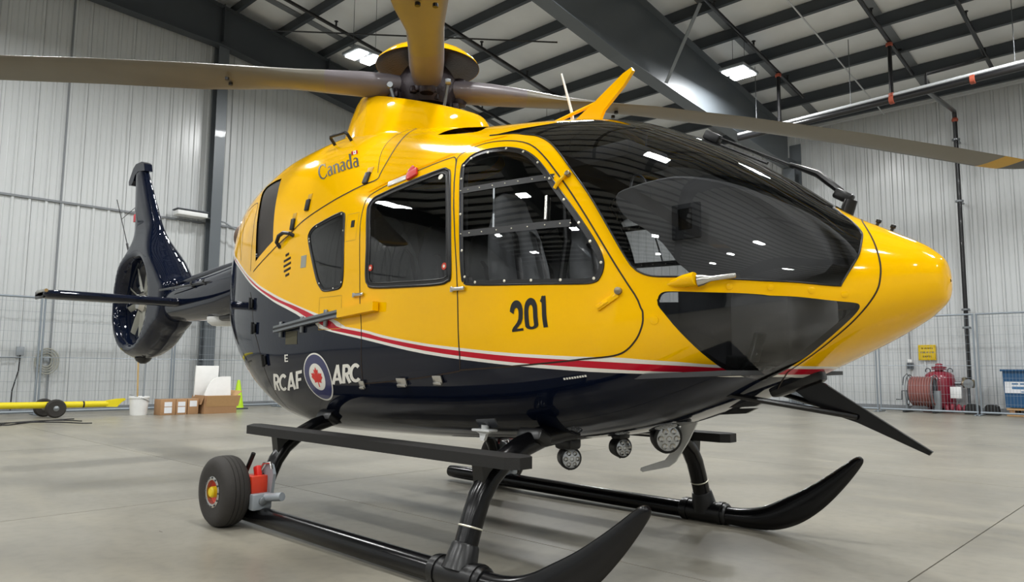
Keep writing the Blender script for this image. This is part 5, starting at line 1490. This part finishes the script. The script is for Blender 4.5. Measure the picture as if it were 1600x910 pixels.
# three lines of small dark lettering, words as in the photo's blurred blocks
random.seed(11)
for (z, h, words) in ((0.11, 0.045, (0.05, 0.20)), (0.005, 0.05, (0.12, 0.05, 0.11)), (-0.10, 0.05, (0.22,))):
    tot = sum(words) + 0.02 * (len(words) - 1); x = -tot / 2
    for wd_ in words:
        n = max(2, int(wd_ / 0.024)); g = G()
        for k in range(n):
            xx = x + (k + 0.5) * wd_ / n
            g.box((xx - 0.006, -0.012, z), (0.005, 0.003, h * (0.8 + 0.2 * random.random())))
            g.box((xx + 0.001, -0.012, z + h * random.choice((-0.35, 0, 0.35))), (0.012, 0.003, 0.007))
            if random.random() > 0.4: g.box((xx + 0.007, -0.012, z), (0.005, 0.003, h * 0.8))
        g.build('sign_word', ['ink'], sg_, None)
        x += wd_ + 0.02
ob = empty('wall_socket', (-1.72, 17.9, 1.15), 0, 'small dark socket box with white cover on the right wall', 'socket')
G().box((0, 0, 0), (0.15, 0.08, 0.17), None, 0.01).build('box', ['steel'], ob)
G().box((0, -0.01, 0.13), (0.10, 0.05, 0.09), None, 0.01).build('white_cover', ['plastic_white'], ob)
G().tube([(0, 0.03, 0.17), (0, 0.03, 1.0)], 0.012, 8).build('conduit', ['seam'], ob)
G().box((0, 0.02, 1.0), (0.09, 0.06, 0.08), None, 0.01).build('junction_box', ['steel'], ob)
cr = empty('blue_crate', (1.12, 17.25, 0), 0, 'blue plastic crate with white label at the right edge', 'crate')
G().prism([(-0.56, 0.20), (0.62, 0.20), (0.66, 1.06), (-0.60, 1.06)], XZ, -0.45, 0.45).build('crate_body', ['crate'], cr)
G().box((0.03, 0, 1.05), (1.34, 0.98, 0.05), None, 0.01).build('crate_rim', ['crate'], cr)
lb_ = G().box((-0.03, -0.46, 0.66), (1.06, 0.012, 0.26)).build('crate_label', ['paper'], cr)
for k, (x, z, w_, h_) in enumerate(((-0.36, 0.74, 0.12, 0.03), (-0.18, 0.74, 0.16, 0.03), (-0.30, 0.65, 0.24, 0.06), (0.05, 0.64, 0.14, 0.03), (-0.1, 0.56, 0.3, 0.02))):
    G().box((x, -0.468, z), (w_, 0.004, h_)).build('label_print', ['blue_ink'], lb_, None)
for x in (-0.45, 0.05, 0.55): G().box((x, 0, 0.09), (0.10, 0.9, 0.09)).build('pallet_bearer', ['card'], cr)
for yv in (-0.40, 0.0, 0.40):
    G().box((0.05, yv, 0.16), (1.2, 0.14, 0.04)).build('pallet_board', ['card_in'], cr)
    G().box((0.05, yv, 0.025), (1.2, 0.14, 0.04)).build('pallet_board', ['card_in'], cr)

# ================================================================== LEFT-HAND WALL
tb_ = empty('tow_bar', (-11.95, 0.74, 0), 0, 'long yellow tow bar on two small wheels by the left wall', 'tow bar')
G().tube([(-0.02, -2.6, 0.27), (0, 0, 0.24), (0, 0.95, 0.235)], 0.062, 14).build('bar', ['tow'], tb_)
G().prism([(0.92, 0.18), (1.12, 0.17), (1.20, 0.26), (1.28, 0.31), (1.26, 0.34), (1.10, 0.33), (0.92, 0.30)], YZ, -0.05, 0.05).build('bar_hook', ['tow'], tb_)
for yv in (-0.12, 0.50): G().tube([(0, yv, 0.237), (0, yv + 0.03, 0.237)], 0.065, 14).build('bar_ring', ['rubber'], tb_)
for sx in (-0.42, 0.10):
    w_ = G().lathe([(0.08, -0.05), (0.15, -0.055), (0.175, -0.03), (0.175, 0.03), (0.15, 0.055), (0.08, 0.05)], (sx, 0.02 if sx > 0 else -0.05, 0.175), (1, 0, 0), 28).build('wheel', ['tyre'], tb_)
    G().lathe([(0.08, 0.045), (0.05, 0.05), (0.02, 0.07)], (sx, 0.02 if sx > 0 else -0.05, 0.175), (1, 0, 0), 20).build('wheel_hub', ['grey_metal'], w_)
G().tube([(-0.42, -0.02, 0.175), (0.12, 0.02, 0.175)], 0.02, 8).build('axle', ['steel'], tb_)
bk = empty('bucket', (-11.75, 2.22, 0), 0, 'white plastic bucket with a lid rim left of the small boxes', 'bucket')
G().lathe([(0.155, 0.0), (0.16, 0.02), (0.18, 0.34), (0.195, 0.345), (0.195, 0.375), (0.18, 0.38), (0.17, 0.36), (0.15, 0.06)], seg=28).build('pail', ['plastic_white'], bk)
G().tube([(0.19 * math.cos(a), 0.19 * math.sin(a), 0.34 - 0.12 * math.sin(a / 1.0) * 0.6) for a in np.linspace(-PI * 0.5, PI * 0.5, 14)], 0.006, 6).build('wire_handle', ['grey_metal'], bk)
br = empty('broom', (-11.75, 2.19, 0.08), 0, 'wooden-handled broom standing upright in the white bucket', 'broom')
G().tube([(0.0, 0.0, 0.1), (0.02, -0.05, 1.35)], 0.016, 8).build('broom_handle', ['wood'], br)
G().box((0, 0, 0.16), (0.10, 0.12, 0.24), None, 0.02).build('broom_head', ['steel'], br)
mp_ = empty('mop', (-11.68, 2.27, 0.08), 0, 'grey metal mop handle standing in the white bucket', 'mop')
G().tube([(0, 0, 0.1), (-0.01, 0.02, 1.3)], 0.02, 8).build('mop_handle', ['grey_paint'], mp_)
G().lathe([(0.06, 0.0), (0.05, 0.2), (0.02, 0.26)], seg=12).build('mop_head', ['steel'], mp_)
# three small cartons
for k, (yv, lb) in enumerate(((2.66, 'small sealed cardboard box with white labels next to the bucket'), (2.93, 'small cardboard box with two white labels, middle of three'), (3.17, 'small cardboard box with pale label touching the open box'))):
    w_ = (0.30, 0.22, 0.22)[k]
    e = empty('cardboard_box', (-11.55, yv, 0), 0, lb, 'box', 'small cardboard boxes by the left wall')
    G().box((0, 0, 0.16), (0.34, w_, 0.32), None, 0.004).build('carton', ['card'], e)
    G().box((0, 0, 0.321), (0.05, w_ * 0.98, 0.003)).build('tape', ['label_grey'], e)
    for z, h_ in ((0.22, 0.09), (0.10, 0.12)) if k < 2 else ((0.22, 0.12),):
        G().box((0.171, 0.0, z), (0.003, 0.15, h_)).build('paper_label', ['paper'], e)
ox = empty('open_carton', (-11.60, 3.72, 0), 0, 'large open cardboard box with a flap hanging over its front', 'box')
for c, d in (((0.30, 0, 0.19), (0.012, 0.70, 0.38)), ((-0.30, 0, 0.19), (0.012, 0.70, 0.38)), ((0, -0.35, 0.19), (0.60, 0.012, 0.38)), ((0, 0.35, 0.19), (0.60, 0.012, 0.38))):
    G().box(c, d).build('carton_side', ['card'], ox)
G().box((0, 0, 0.01), (0.6, 0.7, 0.012)).build('carton_bottom', ['card'], ox)
G().box((0.355, 0.03, 0.265), (0.012, 0.72, 0.25), Matrix.Rotation(0.4, 3, 'Y')).build('carton_flap', ['card_in'], ox)
G().box((0, -0.385, 0.29), (0.58, 0.012, 0.20), Matrix.Rotation(-0.35, 3, 'X')).build('carton_flap', ['card'], ox)
G().box((0, 0.41, 0.42), (0.58, 0.012, 0.16), Matrix.Rotation(-0.9, 3, 'X')).build('carton_flap', ['card_in'], ox)
fs_ = []
tag(G().box((-11.80, 3.60, 0.52), (0.05, 0.50, 0.98), Matrix.Rotation(0.06, 3, 'Y'), 0.006).build('foam_sheet', ['foam']), 'tall white foam sheet standing at the back of the open box', 'foam sheet', 'white foam sheets in the open box')
n = 9; prof = [(3.46 + 0.07 * k, 0.40 + 0.38 * (1 - (1 - k / 8.0) ** 5)) for k in range(n)]
vs = []
for yv, zt in prof:
    for x in (-11.50, -11.46): vs += [(x, yv, 0.10), (x - 0.06, yv, zt)]
fs = []
for k in range(n - 1):
    a, b = 4 * k, 4 * k + 4
    fs += [(a, b, b + 1, a + 1), (a + 2, a + 3, b + 3, b + 2), (a + 1, b + 1, b + 3, a + 3), (a, a + 2, b + 2, b)]
fs += [(0, 1, 3, 2), (4 * n - 4, 4 * n - 2, 4 * n - 1, 4 * n - 3)]
tag(mk('foam_sheet', vs, fs, 'foam', None, None, 30), 'curved white foam sheet leaning in front in the open box', 'foam sheet', 'white foam sheets in the open box')
cn = empty('traffic_cone', (-12.7, 4.78, 0), 0, 'lime green traffic cone behind the open cardboard box', 'cone')
G().lathe([(0.14, 0.03), (0.13, 0.06), (0.035, 0.66), (0.025, 0.68)], seg=24).build('cone_body', ['lime'], cn)
G().box((0, 0, 0.015), (0.36, 0.36, 0.03), None, 0.01).build('cone_base', ['steel'], cn)
# cables on the floor
random.seed(2)
for k in range(3):
    pts_ = []
    for i in range(40):
        t = i / 39.0
        pts_.append((-10.75 + 0.9 * math.sin(t * 5 + k * 1.4) * 0.5 + 0.35 * k, -0.9 + 1.75 * t + 0.12 * math.sin(9 * t + k), 0.012 + 0.010 * k))
    tag(G().tube(pts_, 0.011, 6).build('power_cable', ['rubber']), ('loose black cable on the floor nearest the left wall', 'loose black cable in the middle of the tangle at the left edge', 'loose black cable nearest the camera at the left edge')[k], 'cable', 'black cables on the floor at the left edge')
hc = empty('coiled_hose', (XW + 0.08, 0.98, 1.08), 0, 'coiled pale hose hanging on the left wall', 'hose')
for k in range(4):
    r = 0.10 + 0.04 * k
    G().tube([(0.02 * k, r * math.cos(a), r * 1.2 * math.sin(a)) for a in np.linspace(0, 2 * PI, 24)], 0.016, 6, False).build('hose_loop', ['label_grey'], hc)
G().box((0, 0, 0.05), (0.06, 0.10, 0.10), None, 0.01).build('hanger', ['grey_paint'], hc)
wo = empty('power_outlet', (XW + 0.08, 0.50, 1.28), 0, 'small outlet box with hanging cord on the left wall', 'socket')
G().box((0, 0, 0), (0.08, 0.14, 0.18), None, 0.01).build('box', ['grey_paint'], wo)
G().tube([(0.04, 0, -0.08), (0.08, -0.02, -0.4), (0.06, -0.10, -0.8), (0.12, -0.12, -1.2)], 0.012, 6).build('hanging_cord', ['rubber'], wo)
G().tube([(0.0, 0, -0.13), (0.0, -3.0, -0.16)], 0.015, 6).build('conduit', ['seam'], wo)
st_ = empty('strip_fixture', (XW + 0.30, 3.72, 4.62), 0, 'pale strip fixture on the left wall seam beside the post', 'light fixture')
G().box((0, 0, 0), (0.30, 0.72, 0.11), None, 0.02).build('tray', ['plastic_white'], st_)
G().box((0, 0, 0.08), (0.32, 0.74, 0.03), None, 0.005).build('cover', ['steel'], st_)
G().tube([(0.05, 0.36, -0.02), (0.08, 0.8, -0.08), (0.05, 1.3, -0.3), (0.0, 1.7, -0.6)], 0.02, 6).build('cable', ['grey_paint'], st_)
G().box((-0.2, 0, 0.0), (0.16, 0.05, 0.05)).build('bracket', ['steel'], st_)
